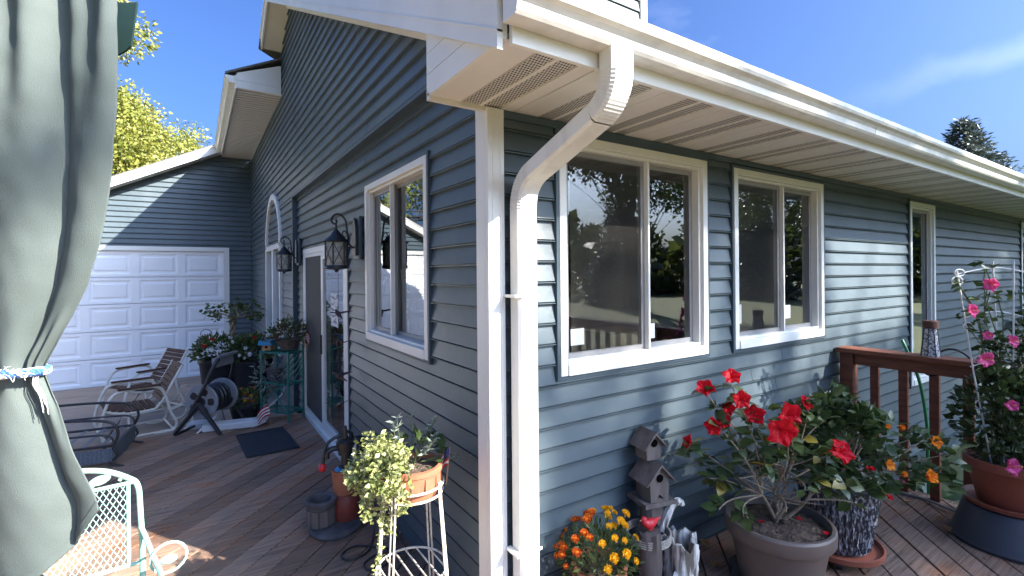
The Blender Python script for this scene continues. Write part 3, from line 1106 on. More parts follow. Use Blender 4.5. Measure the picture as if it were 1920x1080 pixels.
mb.prism([(ex0, EZ - .004), (XU - .02, EZ - .004), (XU - .02, EZ + .10), (ex0, EZ + .10)], lambda p, t: (p[0], t, p[1]), 5.77, 5.788)
mb.prism([(ex0, EZ + .104), (XU - .02, EZ + .104), (XU - .02, EZ + .42), (ex0, EZ + .20)], lambda p, t: (p[0], t, p[1]), 5.772, 5.788)
mb.build('eave_box', M['white'], house)
MB().box((ex0 - .02, 5.768, EZ - .02), (ex0 - .001, YI - .3, EZ + .17)).build('fascia', M['white'], house)
gp = [(p[0] + .622, p[1] - 2.442) for p in prof]
mb = MB()
mb.prism(gp, lambda p, t: (ex0 - .022 + p[0], t, EZ + .05 + p[1]), 5.76, YI - .25)
g2 = mb.build('gutter', M['whitemetal'], house)
MB().prism(gp[:10] + [(0, .096)], lambda p, t: (ex0 - .022 + p[0], t, EZ + .05 + p[1]), 5.755, 5.7595).build('end_cap', M['whitemetal'], g2)
gr = lambda x: EZ + .20 + .5 * (x + .79)
slab([(-.83, 5.74, gr(-.83)), (.9, 5.74, gr(.9)), (.9, 14, gr(.9)), (-.83, 14, gr(-.83))], .03, 'roof', M['shingle'])
slab([(-6.9, YI - .36, gr(-6.9)), (-.83, YI - .36, gr(-.83)), (-.83, 18, gr(-.83)), (-6.9, 18, gr(-6.9))], .03, 'roof', M['shingle'])
def grake(x0, x1, y0, y1, low, high, name, m='white'):
    mb = MB()
    for yy in (y0, y1):
        mb.v += [(x0, yy, gr(x0) + low), (x1, yy, gr(x1) + low), (x1, yy, gr(x1) + high), (x0, yy, gr(x0) + high)]
    for q in ((0, 1, 2, 3), (7, 6, 5, 4), (0, 4, 5, 1), (1, 5, 6, 2), (2, 6, 7, 3), (3, 7, 4, 0)):
        mb.face(q)
    return mb.build(name, M[m], house)
grake(-6.9, -.72, YI - .34, YI - .32, -.20, -.04, 'rake_fascia')
grake(-6.9, -.74, YI - .365, YI - .31, -.055, -.031, 'drip_edge')
grake(-6.9, -.2, YI - .32, YI + .05, -.20, -.185, 'rake_soffit', 'soffit')
MB().box((-6.9, YI - .33, gr(-6.9) - .25), (-6.2, 18, gr(-6.9) - .2)).build('soffit', M['soffit'], house)
mb = MB()
mb.box((-6.32, YI - .02, -.6), (-6.2, YI + .1, 1.6))
mb.build('corner_post', M['white'], house)
MB().box((-6.22, YI + .1, -.6), (-6.18, 18, 1.65)).build('wall', M['siding'], house)

# --- downspout with two elbows
def rect_tube(path, w, d, wv, dvs, mb, ribs=None):
    k = len(mb.v)
    n_ = len(path)
    for p, dv, sc_ in zip(path, dvs, ribs or [1] * n_):
        p, dv, wv_ = Vector(p), Vector(dv), Vector(wv)
        c = .012
        hw, hd = w / 2 * sc_, d / 2 * sc_
        for a, b in ((-hw + c, -hd), (hw - c, -hd), (hw, -hd + c), (hw, hd - c), (hw - c, hd), (-hw + c, hd), (-hw, hd - c), (-hw, -hd + c)):
            mb.v.append(tuple(p + wv_ * a + dv * b))
    for i in range(n_ - 1):
        for j in range(8):
            j2 = (j + 1) % 8
            mb.face((k + i * 8 + j, k + i * 8 + j2, k + i * 8 + 8 + j2, k + i * 8 + 8 + j))
XD = .068
def ds_section(pts, tang, name, ribbed=False):
    mb = MB()
    path, dvs, ribs = [], [], []
    for i, (p, t) in enumerate(zip(pts, tang)):
        t = Vector(t).normalized()
        path.append(p)
        wv = Vector((1, 0, 0))
        dvs.append(t.cross(wv).normalized())
        ribs.append((1.015 if i % 2 else .99) if ribbed else 1)
    rect_tube(path, .088 + .02, .082, (1, 0, 0), dvs, mb, ribs)
    return mb
def bend(p0, p1, p2, n=29):
    P0, P1, P2 = Vector(p0), Vector(p1), Vector(p2)
    pts, tg = [], []
    for i in range(n):
        t = i / (n - 1)
        pts.append((1 - t) ** 2 * P0 + 2 * t * (1 - t) * P1 + t * t * P2)
        tg.append(2 * (1 - t) * (P1 - P0) + 2 * t * (P2 - P1))
    return pts, tg
y_o, y_w = -.665, -.075
slope_top, slope_bot = 2.28, 1.98
p, t = bend((XD, y_o, 2.37), (XD, y_o, 2.285), (XD, y_o + .085, 2.243))
up_mb = ds_section([(XD, y_o, 2.45), (XD, y_o, 2.37)], [(0, 0, -1)] * 2, 'x')
dsp = up_mb.build('downspout', M['whitemetal'], house)
ds_section(p, t, 'x', True).build('elbow', M['whitemetal'], dsp, False)
d0, d1 = Vector((XD, y_o + .085, 2.243)), Vector((XD, y_w - .10, 2.105))
ds_section([d0, d1], [d1 - d0] * 2, 'x').build('offset_pipe', M['whitemetal'], dsp)
p, t = bend(d1, (XD, y_w, 2.062), (XD, y_w, 1.945))
ds_section(p, t, 'x', True).build('elbow', M['whitemetal'], dsp, False)
ds_section([(XD, y_w, 1.945), (XD, y_w, DZ + .02)], [(0, 0, -1)] * 2, 'x').build('down_pipe', M['whitemetal'], dsp)
mb = MB()
for xx in (-.036, -.018, 0, .018, .036):
    mb.box((XD + xx - .0035, y_w - .0425, DZ + .03), (XD + xx + .0035, y_w - .0405, 1.93))
mb.build('pipe_rib', M['whitemetal'], dsp)
for zz in (1.55, .40):
    MB().box((-.0115, -.1215, zz), (.126, -.1185, zz + .013)).box((-.012, -.1185, zz), (.0115, -.032, zz + .013)).build('strap', M['white'], dsp)

# --- upper storey showing over the gutter
PD = lambda s, o, z: (s, 2.0 - o, z)
dorm = sided_wall(PD, 3.9, 5.2, .13, lambda z: .7, lambda z: 3.17, [(.9, 2.33, 3.9, 5.15)])
MB().box((3.16, 1.965, 3.9), (3.26, 2.1, 5.2)).build('corner_post', M['white'], dorm)
MB().box((3.17, 2.1, 3.9), (3.23, 3.4, 5.2)).build('side_wall', M['siding'], dorm)
MB().box((.9, 1.95, 4.0), (.98, 2.02, 5.14)).box((2.25, 1.95, 4.0), (2.33, 2.02, 5.14)).box((.98, 1.95, 5.06), (2.25, 2.02, 5.14)).box((.98, 1.95, 4.0), (2.25, 2.02, 4.1)).build('window_frame', M['white'], dorm)
MB().box((.98, 1.99, 4.1), (2.25, 1.994, 5.06)).build('pane', M['glass'], dorm)
MB().box((.7, 2.05, 3.6), (3.17, 2.1, 5.2)).build('backing', M['trimdark'], dorm)
MB().box((.55, 1.75, 5.2), (3.45, 3.5, 5.28)).build('roof', M['white'], dorm)

# --- rooms behind the glass
mb = MB()
def room(x0, x1, y0, y1, z0, z1):
    k = len(mb.v)
    for z in (z0, z1):
        mb.v.extend([(x0, y0, z), (x1, y0, z), (x1, y1, z), (x0, y1, z)])
    mb.face((k, k + 1, k + 2, k + 3), 1)
    mb.face((k + 7, k + 6, k + 5, k + 4))
    mb.face((k + 1, k + 5, k + 6, k + 2))
    mb.face((k + 2, k + 6, k + 7, k + 3))
room(.06, 8.0, .10, 9.5, -.05, 2.45)
mb.build('room_shell', [M['roomwall'], M['roomfloor']], house)
MB().box((.062, .101, -.049), (.07, .45, 2.4)).build('room_wall', M['roomwall'], house)
b = MB().box((1.0, .30, 1.05), (1.42, .62, 1.27)).box((1.05, .34, -.04), (1.10, .6, 1.05)).box((1.33, .34, -.04), (1.38, .6, 1.05))
b.build('wooden_cabinet', M['boxwood'], house)

# outlet box low on the wall
mb = MB().box((XB - .075, 1.95, .20), (XB - .018, 2.07, .36))
ob = mb.build('outlet_box', M['blackplastic'], house)
bevel(ob, .006)
MB().box((XB - .082, 1.985, .23), (XB - .0755, 2.06, .345)).build('outlet_cover', M['paper'], ob)


# ------------------------------------------------------------------ foliage helpers
def leaf_mesh(name, L, W, m, fold=.25, droop=.2, lobes=False):
    mb = MB()
    rows = [(0, 0), (.18, .62), (.42, 1.0), (.70, .68), (.88, .32), (1, 0)]
    idx = []
    for t, w in rows:
        z = -droop * L * t * t
        if w == 0:
            mb.v.append((0, t * L, z))
            idx.append((len(mb.v) - 1,))
        else:
            k = len(mb.v)
            hw = w * W / 2
            mb.v += [(-hw, t * L, z + fold * hw), (0, t * L, z), (hw, t * L, z + fold * hw)]
            idx.append((k, k + 1, k + 2))
    for a, b in zip(idx[:-1], idx[1:]):
        if len(a) == 1:
            mb.face((a[0], b[1], b[0])); mb.face((a[0], b[2], b[1]))
        elif len(b) == 1:
            mb.face((a[0], a[1], b[0])); mb.face((a[1], a[2], b[0]))
        else:
            mb.face((a[0], a[1], b[1], b[0])); mb.face((a[1], a[2], b[2], b[1]))
    return mb.mesh(name, m, True)

def frame_mat(p, d, up=Vector((0, 0, 1)), s=1, roll=0):
    y = Vector(d).normalized()
    x = y.cross(up)
    x = x.normalized() if x.length > 1e-4 else y.orthogonal().normalized()
    z = x.cross(y)
    m = Matrix((x, y, z)).transposed().to_4x4()
    return Matrix.Translation(p) @ m @ Matrix.Rotation(roll, 4, 'Y') @ Matrix.Scale(s, 4)

def rdir(zmin=-1, zmax=1):
    z = random.uniform(zmin, zmax)
    a = random.uniform(0, 2 * math.pi)
    r = math.sqrt(max(0, 1 - z * z))
    return Vector((r * math.cos(a), r * math.sin(a), z))

def cloud(name, P, D, size, m, parent=None, ratio=.5, jitter=.35, kind=None, seed=1, fold=.25):
    """joined leaf-shaped faces: P positions (n,3), D directions (n,3)"""
    rg = np.random.default_rng(seed)
    n = len(P)
    P = np.asarray(P, float)
    D = np.asarray(D, float)
    D = D / np.linalg.norm(D, axis=1)[:, None]
    U = rg.normal(size=(n, 3))
    X = np.cross(D, U)
    X /= np.linalg.norm(X, axis=1)[:, None]
    Zn = np.cross(X, D)
    S = size * (1 + rg.uniform(-jitter, jitter, n))[:, None]
    W = S * ratio / 2
    v = np.stack([P, P + D * S * .45 - X * W + Zn * W * fold, P + D * S, P + D * S * .45 + X * W + Zn * W * fold], 1).reshape(-1, 3)
    me = bpy.data.meshes.new(name)
    me.vertices.add(4 * n)
    me.vertices.foreach_set('co', v.ravel().astype(np.float32))
    base = np.arange(n) * 4
    tri = np.stack([base, base + 1, base + 2, base, base + 2, base + 3], 1).ravel()
    me.loops.add(6 * n)
    me.loops.foreach_set('vertex_index', tri.astype(np.int32))
    me.polygons.add(2 * n)
    me.polygons.foreach_set('loop_start', (np.arange(2 * n) * 3).astype(np.int32))
    me.polygons.foreach_set('loop_total', np.full(2 * n, 3, np.int32))
    me.materials.append(m)
    me.update()
    me.validate()
    return link(name, me, parent, kind=kind)

def petal_mesh(name, L, W, m, cup=.5, ruffle=.12, notch=0):
    mb = MB()
    nu, nv = 7, 7
    for i in range(nv):
        t = i / (nv - 1)
        hw = W / 2 * (math.sin(math.pi * (.08 + .80 * t)) ** .8)
        zc = cup * L * (t - .75 * t * t)
        for j in range(nu):
            u = -1 + 2 * j / (nu - 1)
            rr = ruffle * L * (math.sin(u * 5 + t * 3) + .5 * math.sin(u * 11 + 1)) * t * t
            yy = t * L - (u * u) * .12 * L * t
            mb.v.append((hw * u, yy, zc + rr - .10 * W * (1 - u * u) * t))
    for i in range(nv - 1):
        for j in range(nu - 1):
            k = i * nu + j
            mb.face((k, k + 1, k + nu + 1, k + nu))
    return mb.mesh(name, m, True)

M['stamen'] = mat('pale_stamen', (.75, .45, .12), (.7, .12, .06), 60, .6)
stamen = MB().tube([(0, 0, 0), (0, 0, .018), (.003, 0, .036)], [.0022, .0018, .003], 6)
stamen_me = None
def flower_center(name, m1, calyx):
    mb = MB()
    mb.tube([(0, 0, -.03), (0, 0, -.008), (0, 0, .002)], [.002, .0055, .0065], 7, mi=1)
    mb.tube([(0, 0, .0), (.001, 0, .02), (.006, 0, .043)], [.0022, .0017, .0034], 6, mi=0)
    return mb.mesh(name, [m1, calyx], True)

def place_flower(parent, p, d, cm, pm, s=1.0, npet=5, openness=1.0, half=False):
    f = link('flower', cm, parent, mw=Matrix.Translation(p) @ Vector(d).to_track_quat('Z', 'Y').to_matrix().to_4x4() @ Matrix.Scale(s, 4))
    a0 = random.uniform(0, 6)
    for i in range(npet):
        tilt = R(90 - (62 + random.uniform(-8, 14)) * openness)
        mwp = Matrix.Rotation(a0 + i * 2 * math.pi / npet + random.uniform(-.1, .1), 4, 'Z') @ Matrix.Rotation(tilt, 4, 'X') @ Matrix.Rotation(random.uniform(-.15, .15), 4, 'Y')
        link('petal', pm, f, mw=mwp)
    return f

def tall_stem(mb, p0, p1, r0, r1, bow=.05, n=5, seg=6):
    p0, p1 = Vector(p0), Vector(p1)
    off = rdir(-.2, .4) * bow
    pts = []
    for i in range(n):
        t = i / (n - 1)
        pts.append(p0.lerp(p1, t) + off * math.sin(math.pi * t))
    mb.tube(pts, [r0 + (r1 - r0) * i / (n - 1) for i in range(n)], seg)
    return pts

# ------------------------------------------------------------------ lamps on the gable side
def wall_lantern(y, z, label):
    t = thing('wall_lantern', label, 'lantern', (XB - .005, y, z), 0, 'wall lanterns by the sliding door')
    b = MB().box((-.045, -.085, -.15), (-.018, .085, .19))
    bo = b.build('mounting_block', M['trimdark'], t)
    bevel(bo, .005)
    mb = MB()
    mb.prism([(-.045, -.12), (.045, -.12), (.055, -.02), (.05, .1), (.025, .16), (0, .18), (-.025, .16), (-.05, .1), (-.055, -.02)],
             lambda p, q: (q, p[0], p[1]), -.066, -.046)
    mb.build('back_plate', M['dark'], t)
    ax = -.20
    arm = smooth_path([(-.06, 0, -.06), (-.10, 0, -.03), (-.115, 0, .06), (-.13, 0, .16), (-.18, 0, .205), (-.225, 0, .185), (-.235, 0, .145), (-.21, 0, .125), (-.195, 0, .145), (-.205, 0, .16)], 5)
    MB().tube(arm, .0075, 8).build('scroll_arm', M['dark'], t, True)
    MB().tube(smooth_path([(-.115, 0, .05), (-.14, 0, .075), (-.155, 0, .045), (-.135, 0, .02)], 5), .005, 6).build('scroll_curl', M['dark'], t, True)
    MB().tube([(ax, 0, .125), (ax, 0, .07)], .008, 8).build('hanger', M['dark'], t)
    MB().lathe([(.012, .085), (.022, .07), (.03, .06), (.045, .035), (.095, -.005), (.10, -.012), (.094, -.014), (.03, .02)], 24, (ax, 0, 0)).build('hood', M['dark'], t, True)
    MB().lathe([(.075, -.016), (.078, -.022), (.078, -.20), (.07, -.206)], 24, (ax, 0, 0)).build('glass_shade', M['lampglass'], t, True)
    MB().lathe([(.084, -.198), (.088, -.204), (.088, -.222), (.06, -.228), (.02, -.232), (.012, -.25), (.0, -.255)], 24, (ax, 0, 0)).build('base_ring', M['dark'], t, True)
    for i in range(6):
        a0 = 2 * math.pi * i / 6
        pts = [(ax + .083 * math.cos(a0), .083 * math.sin(a0), zz) for zz in (-.01, -.2)]
        MB().tube(pts, .005, 6).build('cage_bar', M['dark'], t)
        for sg in (1, -1):
            q = []
            for k in range(6):
                a = a0 + sg * (2 * math.pi / 6) * k / 5
                q.append((ax + .083 * math.cos(a), .083 * math.sin(a), -.02 - .175 * k / 5))
            MB().tube(q, .0028, 5).build('cage_scroll', M['dark'], t)
    return t
wall_lantern(2.02, 1.93, 'large black wall lantern on a scroll arm beside the slider window')
wall_lantern(4.68, 1.93, 'smaller looking black wall lantern left of the sliding door, by the arched window')

# ------------------------------------------------------------------ door mat
dm = MB()
dm.prism([(-.23, -.39), (.23, -.39), (.23, .39), (-.23, .39)], lambda p, t: (p[0], p[1], t), 0, .012)
o = dm.build('door_mat', M['mat_rubber'], None, loc=(-.60, 3.54, DZ + .004), rotz=R(3), label='dark rubber door mat lying in front of the sliding door', cat='mat')
bevel(o, .005)
mb = MB()
for a, b in (((-.215, -.375, .0125), (-.195, .375, .017)), ((.195, -.375, .0125), (.215, .375, .017)), ((-.194, -.375, .0125), (.194, -.355, .017)), ((-.194, .355, .0125), (.194, .375, .017))):
    mb.box(a, b)
mb.build('raised_rim', M['mat_rubber'], o)

# ------------------------------------------------------------------ white downspout extensions lying by the mat
def ext(loc, rz_, L, label):
    t = thing('downspout_extension', label, 'downspout', loc, R(rz_), 'loose downspout pieces on the deck')
    mb = MB()
    path = [(-L / 2 + .02, 0, .04), (L / 2 - .12, 0, .04), (L / 2 - .06, 0, .05), (L / 2, 0, .085)]
    dv = [(0, 0, 1)] * 3 + [(-.5, 0, .85)]
    rect_tube(path, .16, .075, (0, 1, 0), dv, mb)
    mb.build('pipe', M['pvc'], t)
    e = MB()
    e.prism([(-.08, .002), (.08, .002), (.08, .075), (-.08, .075)], lambda p, q: (-L / 2 + .02 + q + (p[1] - .0) * 1.2 - .06, p[0], p[1]), 0, .02)
    e.build('cut_end', M['pvc'], t)
    m2 = MB()
    for yy in (-.045, 0, .045):
        m2.box((-L / 2 + .06, yy - .004, .078), (L / 2 - .13, yy + .004, .081))
    m2.build('pipe_rib', M['pvc'], t)
ext((-.84, 4.24, DZ + .003), -13, .62, 'white downspout extension with a ribbed end lying behind the door mat')
ext((-1.13, 4.60, DZ + .003 - .04), -10, .30, 'short white downspout piece lying under the hose reel frame')
pts = smooth_path([(-.60, 4.26, DZ + .06), (-.53, 4.40, .09), (-.42, 4.50, .14), (-.33, 4.56, .20), (-.28, 4.58, .29)], 6)
MB().tube(pts, .009, 8).build('curved_rod', M['pvc'], None, True, label='thin curved white rod sticking up beside the green plant shelf', cat='rod')

# ------------------------------------------------------------------ slatted spring chairs on the patio
def slat_chair(loc, rz_, label, s=1.0):
    t = thing('slat_chair', label, 'chair', loc, R(rz_), 'slatted patio chairs by the garage')
    t.scale = (s, s, s)
    hw = .29
    for sg in (-1, 1):
        y = sg * hw
        loop = smooth_path([(.30, y, .012), (.36, y, .16), (.30, y, .42), (.22, y, .55), (.05, y, .58), (-.16, y, .57), (-.24, y, .48), (-.30, y, .25), (-.36, y, .10), (-.30, y, .012), (-.14, y, .012)], 5)
        MB().tube(loop, .0165, 8).build('arm_frame', M['chairtube'], t, True)
        MB().tube([(.33, y, .03), (.0, y, .03), (-.32, y, .03)], .012, 8).build('runner', M['chairtube'], t, True)
        MB().tube(smooth_path([(.31, y * .9, .36), (.15, y * .9, .31), (-.10, y * .9, .30), (-.20, y * .9, .36), (-.33, y * .9, .60), (-.43, y * .9, .79)], 5), .0155, 8).build('seat_rail', M['chairtube'], t, True)
        MB().box((-.20, y - .028, .583), (.20, y + .028, .60)).build('arm_rest', M['slat'], t)
        MB().tube(smooth_path([(-.36, y * .7, .03), (-.52, y * .7, .05), (-.56, y * .7, .20), (-.44, y * .7, .28), (-.30, y * .8, .25)], 5), .011, 8).build('spring_loop', M['chairtube'], t, True)
        MB().tube([(.10, y, .03), (.10, y * .9, .31)], .011, 8).build('support_post', M['chairtube'], t)
    MB().tube([(.33, -hw, .03), (.33, hw, .03)], .012, 8).build('cross_tube', M['chairtube'], t)
    MB().tube([(-.33, -hw, .03), (-.33, hw, .03)], .012, 8).build('cross_tube', M['chairtube'], t)
    for i in range(8):
        x = .29 - i * .062
        z = .365 - .05 * min(1, i / 3) + .01
        MB().box((x - .024, -hw * .93, z - .007), (x + .024, hw * .93, z + .007)).build('seat_slat', M['slat'], t)
    for i in range(8):
        q = i / 7
        c = Vector((-.215 - .205 * q, 0, .40 + .37 * q))
        T = Matrix.Translation(c) @ Matrix.Rotation(R(-28), 4, 'Y')
        MB().box((-.010, -hw * .93, -.026), (.007, hw * .93, .026), 0, T).build('back_slat', M['slat'], t)
    return t
slat_chair((-1.76, 4.98, patio_z(4.98) + .002), 192, 'cream tube chair with brown slats, front one, at the deck edge', .93)
slat_chair((-1.80, 6.55, patio_z(6.55) + .002), 208, 'rear brown slatted chair behind the front one, nearer the garage door', 1.0)

# ------------------------------------------------------------------ dark woven chair half hidden by the curtain
t = thing('woven_chair', 'dark blue grey woven metal chair half hidden behind the curtain', 'chair', (-2.12, 3.98, DZ), R(-8))
MB().tube([(-.36, -.32, .19), (.36, -.32, .19), (.36, .32, .19), (-.36, .32, .19)], .012, 8, True).build('seat_frame', M['dark'], t)
for k in range(5):
    MB().box((-.30 + k * .14, -.31, .185), (-.27 + k * .14, .31, .189)).build('seat_strap', M['wicker'], t)
for k in range(24):
    MB().tube([(-.35 + k * .0305, -.338, .055), (-.35 + k * .0305, -.338, .165)], .0065, 5).build('woven_rib', M['wicker'], t)
MB().box((-.36, -.335, .05), (.36, -.321, .168)).build('side_apron', M['wicker'], t)
MB().box((.361, -.32, .05), (.375, .32, .198)).build('front_apron', M['wicker'], t)
for y in (-.33, .33):
    MB().tube(smooth_path([(.37, y, .20), (.40, y, .30), (.34, y, .40), (.10, y, .44), (-.20, y, .45), (-.38, y, .44)], 5), .012, 8).build('arm', M['dark'], t, True)
    MB().tube(smooth_path([(.37, y, .19), (.33, y, .28), (.1, y, .30), (-.36, y, .30)], 5), .009, 8).build('side_rail', M['dark'], t, True)
    for x, q in ((.36, .08), (-.36, -.08)):
        MB().tube(smooth_path([(x, y, .18), (x + q * .4, y, .10), (x - q * .3, y, .04), (x + q, y, .0)], 4), .011, 7).build('leg', M['dark'], t, True)
MB().tube(smooth_path([(.30, -.3, .17), (.1, -.1, .06), (-.1, .1, .06), (-.3, .3, .17)], 5), .009, 7).build('cross_brace', M['dark'], t, True)
MB().tube(smooth_path([(-.37, -.33, .2), (-.44, -.33, .6), (-.46, -.2, .82), (-.46, .2, .82), (-.44, .33, .6), (-.37, .33, .2)], 5), .013, 8).build('back_frame', M['dark'], t, True)
MB().box((-.445, -.30, .22), (-.43, .30, .74)).build('back_panel', M['wicker'], t)

# ------------------------------------------------------------------ mint wrought iron chair
t = thing('iron_chair', 'mint green wrought iron chair with a mesh back and leaf scrolls', 'chair', (-1.42, 1.05, DZ), R(6))
# local X along the back (x=0 right stile, negative to the left), Y away from the seat
def bx(x, z):
    return (x, .10 * max(0, (z - .45)), z)
hoop = smooth_path([bx(0, 0.03), bx(.008, .30), bx(0, .55), bx(-.008, .66), bx(-.04, .705), bx(-.14, .765), bx(-.28, .79), bx(-.42, .765), bx(-.52, .705), bx(-.552, .66), bx(-.56, .55), bx(-.568, .3), bx(-.56, .03)], 6)
MB().tube(hoop, .0125, 10).build('back_frame', M['mint'], t, True)
MB().tube([bx(-.01, .685), bx(-.55, .685)], .009, 8).build('back_rail', M['mint'], t)
for x in (-.045, -.515):
    MB().tube([bx(x, .68), bx(x, .30)], .0085, 8).build('inner_stile', M['mint'], t)
MB().tube([bx(-.005, .30), bx(-.555, .30)], .009, 8).build('lower_rail', M['mint'], t)
# expanded metal mesh: every strand its own geometry, joined
mb = MB()
x0, x1, z0, z1 = -.512, -.05, .305, .68
nd = 19
step = (x1 - x0) / nd
sl = 1.75
for sg in (1, -1):
    for i in range(-16, nd + 17):
        xs_ = x0 + i * step
        pts = []
        a = (xs_, z0) if sg > 0 else (xs_, z1)
        b_ = (xs_ + (z1 - z0) / sl, z1) if sg > 0 else (xs_ + (z1 - z0) / sl, z0)
        (xa, za), (xb, zb) = a, b_
        if xb <= x0 or xa >= x1:
            continue
        if xa < x0:
            q = (x0 - xa) / (xb - xa); za = za + (zb - za) * q; xa = x0
        if xb > x1:
            q = (x1 - xa) / (xb - xa); zb = za + (zb - za) * q; xb = x1
        mb.tube([Vector(bx(xa, za)) + Vector((0, .001 * sg, 0)), Vector(bx(xb, zb)) + Vector((0, .001 * sg, 0))], .0021, 4)
mb.build('mesh_panel', M['mint'], t, kind='stuff')
def leaf_plate(cx, cz, L, W, ang):
    T = Matrix.Translation((cx, .10 * (cz - .45), cz)) @ Matrix.Rotation(-R(ang), 4, 'Y')
    m_ = MB()
    poly = [(-L / 2 + L * i / 8, W / 2 * math.sin(math.pi * i / 8) ** .7) for i in range(9)] + [(L / 2 - L * i / 8, -W / 2 * math.sin(math.pi * i / 8) ** .7) for i in range(1, 8)]
    m_.prism(poly, lambda p, q: tuple(T @ Vector((p[0], q, p[1]))), -.004, .004)
    m_.build('leaf_ornament', M['mint'], t)
for cx in (-.13, -.27, -.41):
    leaf_plate(cx - .02, .725, .085, .042, 8)
    MB().tube(smooth_path([bx(cx - .055, .695), bx(cx - .01, .735), bx(cx + .03, .742), bx(cx + .06, .725), bx(cx + .052, .705)], 5), .008, 7).build('scroll', M['mint'], t, True)
    MB().tube(smooth_path([bx(cx - .065, .70), bx(cx - .09, .705), bx(cx - .075, .73)], 4), .006, 6).build('stem_scroll', M['mint'], t, True)
# arms with scroll and leaf, seat and legs
for x in (.0, -.56):
    sg = 1 if x == 0 else -1
    MB().tube(smooth_path([(x, .01, .47), (x + sg * .02, -.06, .43), (x + sg * .04, -.16, .385), (x + sg * .06, -.28, .36), (x + sg * .06, -.42, .36), (x + sg * .05, -.50, .32), (x + sg * .03, -.50, .24), (x, -.46, .2), (x, -.46, .0)], 5), .011, 9).build('arm', M['mint'], t, True)
    MB().tube([(x + sg * (.10 + .07 * math.cos(a)), -.18 + .02 * math.sin(a), .365 + .06 * math.sin(a)) for a in np.linspace(0, 2 * math.pi, 18, endpoint=False)], .006, 7, True).build('arm_scroll', M['mint'], t, True)
    T = Matrix.Translation((x + sg * .10, -.18, .36))
    MB().blob((x + sg * .10, -.18, .355), (.035, .012, .022)).build('leaf_ornament', M['mint'], t, True)
mb = MB()
for i in range(22):
    mb.box((-.55 + i * .0255, -.46, .195), (-.55 + i * .0255 + .006, -.01, .199))
    mb.box((-.555, -.455 + i * .0205, .1995), (-.005, -.455 + i * .0205 + .006, .2035))
mb.build('seat_mesh', M['mint'], t, kind='stuff')
MB().tube([(0, 0, .2), (0, -.47, .2), (-.56, -.47, .2), (-.56, 0, .2)], .011, 8, True).build('seat_frame', M['mint'], t)

# ------------------------------------------------------------------ gazebo post with its curtain
GB = Vector((-.150, -.309, 0))          # a point under the gazebo's front edge
GE = Vector((-.8368, .5475, 0))         # along that edge, to the left
GN = Vector((.5475, .8368, 0))          # across it, towards the house
gz = thing('gazebo', 'dark green gazebo post and scalloped beam behind the curtain', 'gazebo', tuple(GB + GE * 2.06 + GN * .14) [:2] + (DZ,), math.atan2(GE.y, GE.x))
MB().box((-.03, -.03, .0), (.03, .03, 2.9)).build('post', M['gazebo'], gz)
MB().box((-.07, -.07, .0), (.07, .07, .015)).build('foot_plate', M['gazebo'], gz)
MB().box((-.32, -.04, 2.9), (2.4, .04, 3.0)).build('beam', M['gazebo'], gz)
mb = MB()
poly = [(-.455, 2.86)]
for i in range(7):
    x0 = -.455 + i * .22
    for k in range(1, 9):
        poly.append((x0 + .22 * k / 8, 2.70 - .07 * math.sin(math.pi * k / 8)))
poly += [(1.085, 2.86)]
mb.prism(poly, lambda p, q: (p[0], q, p[1]), -.055, -.045)
mb.build('valance', M['gazebo'], gz)
MB().tube(smooth_path([(.0, 0, 2.55), (-.06, 0, 2.70), (-.18, 0, 2.82), (-.30, 0, 2.88)], 5), .018, 8).build('bracket', M['gazebo'], gz, True)
MB().tube([(-.35, -.10, 2.84), (2.4, -.10, 2.84)], .012, 8).build('curtain_rod', M['gazebo'], gz)

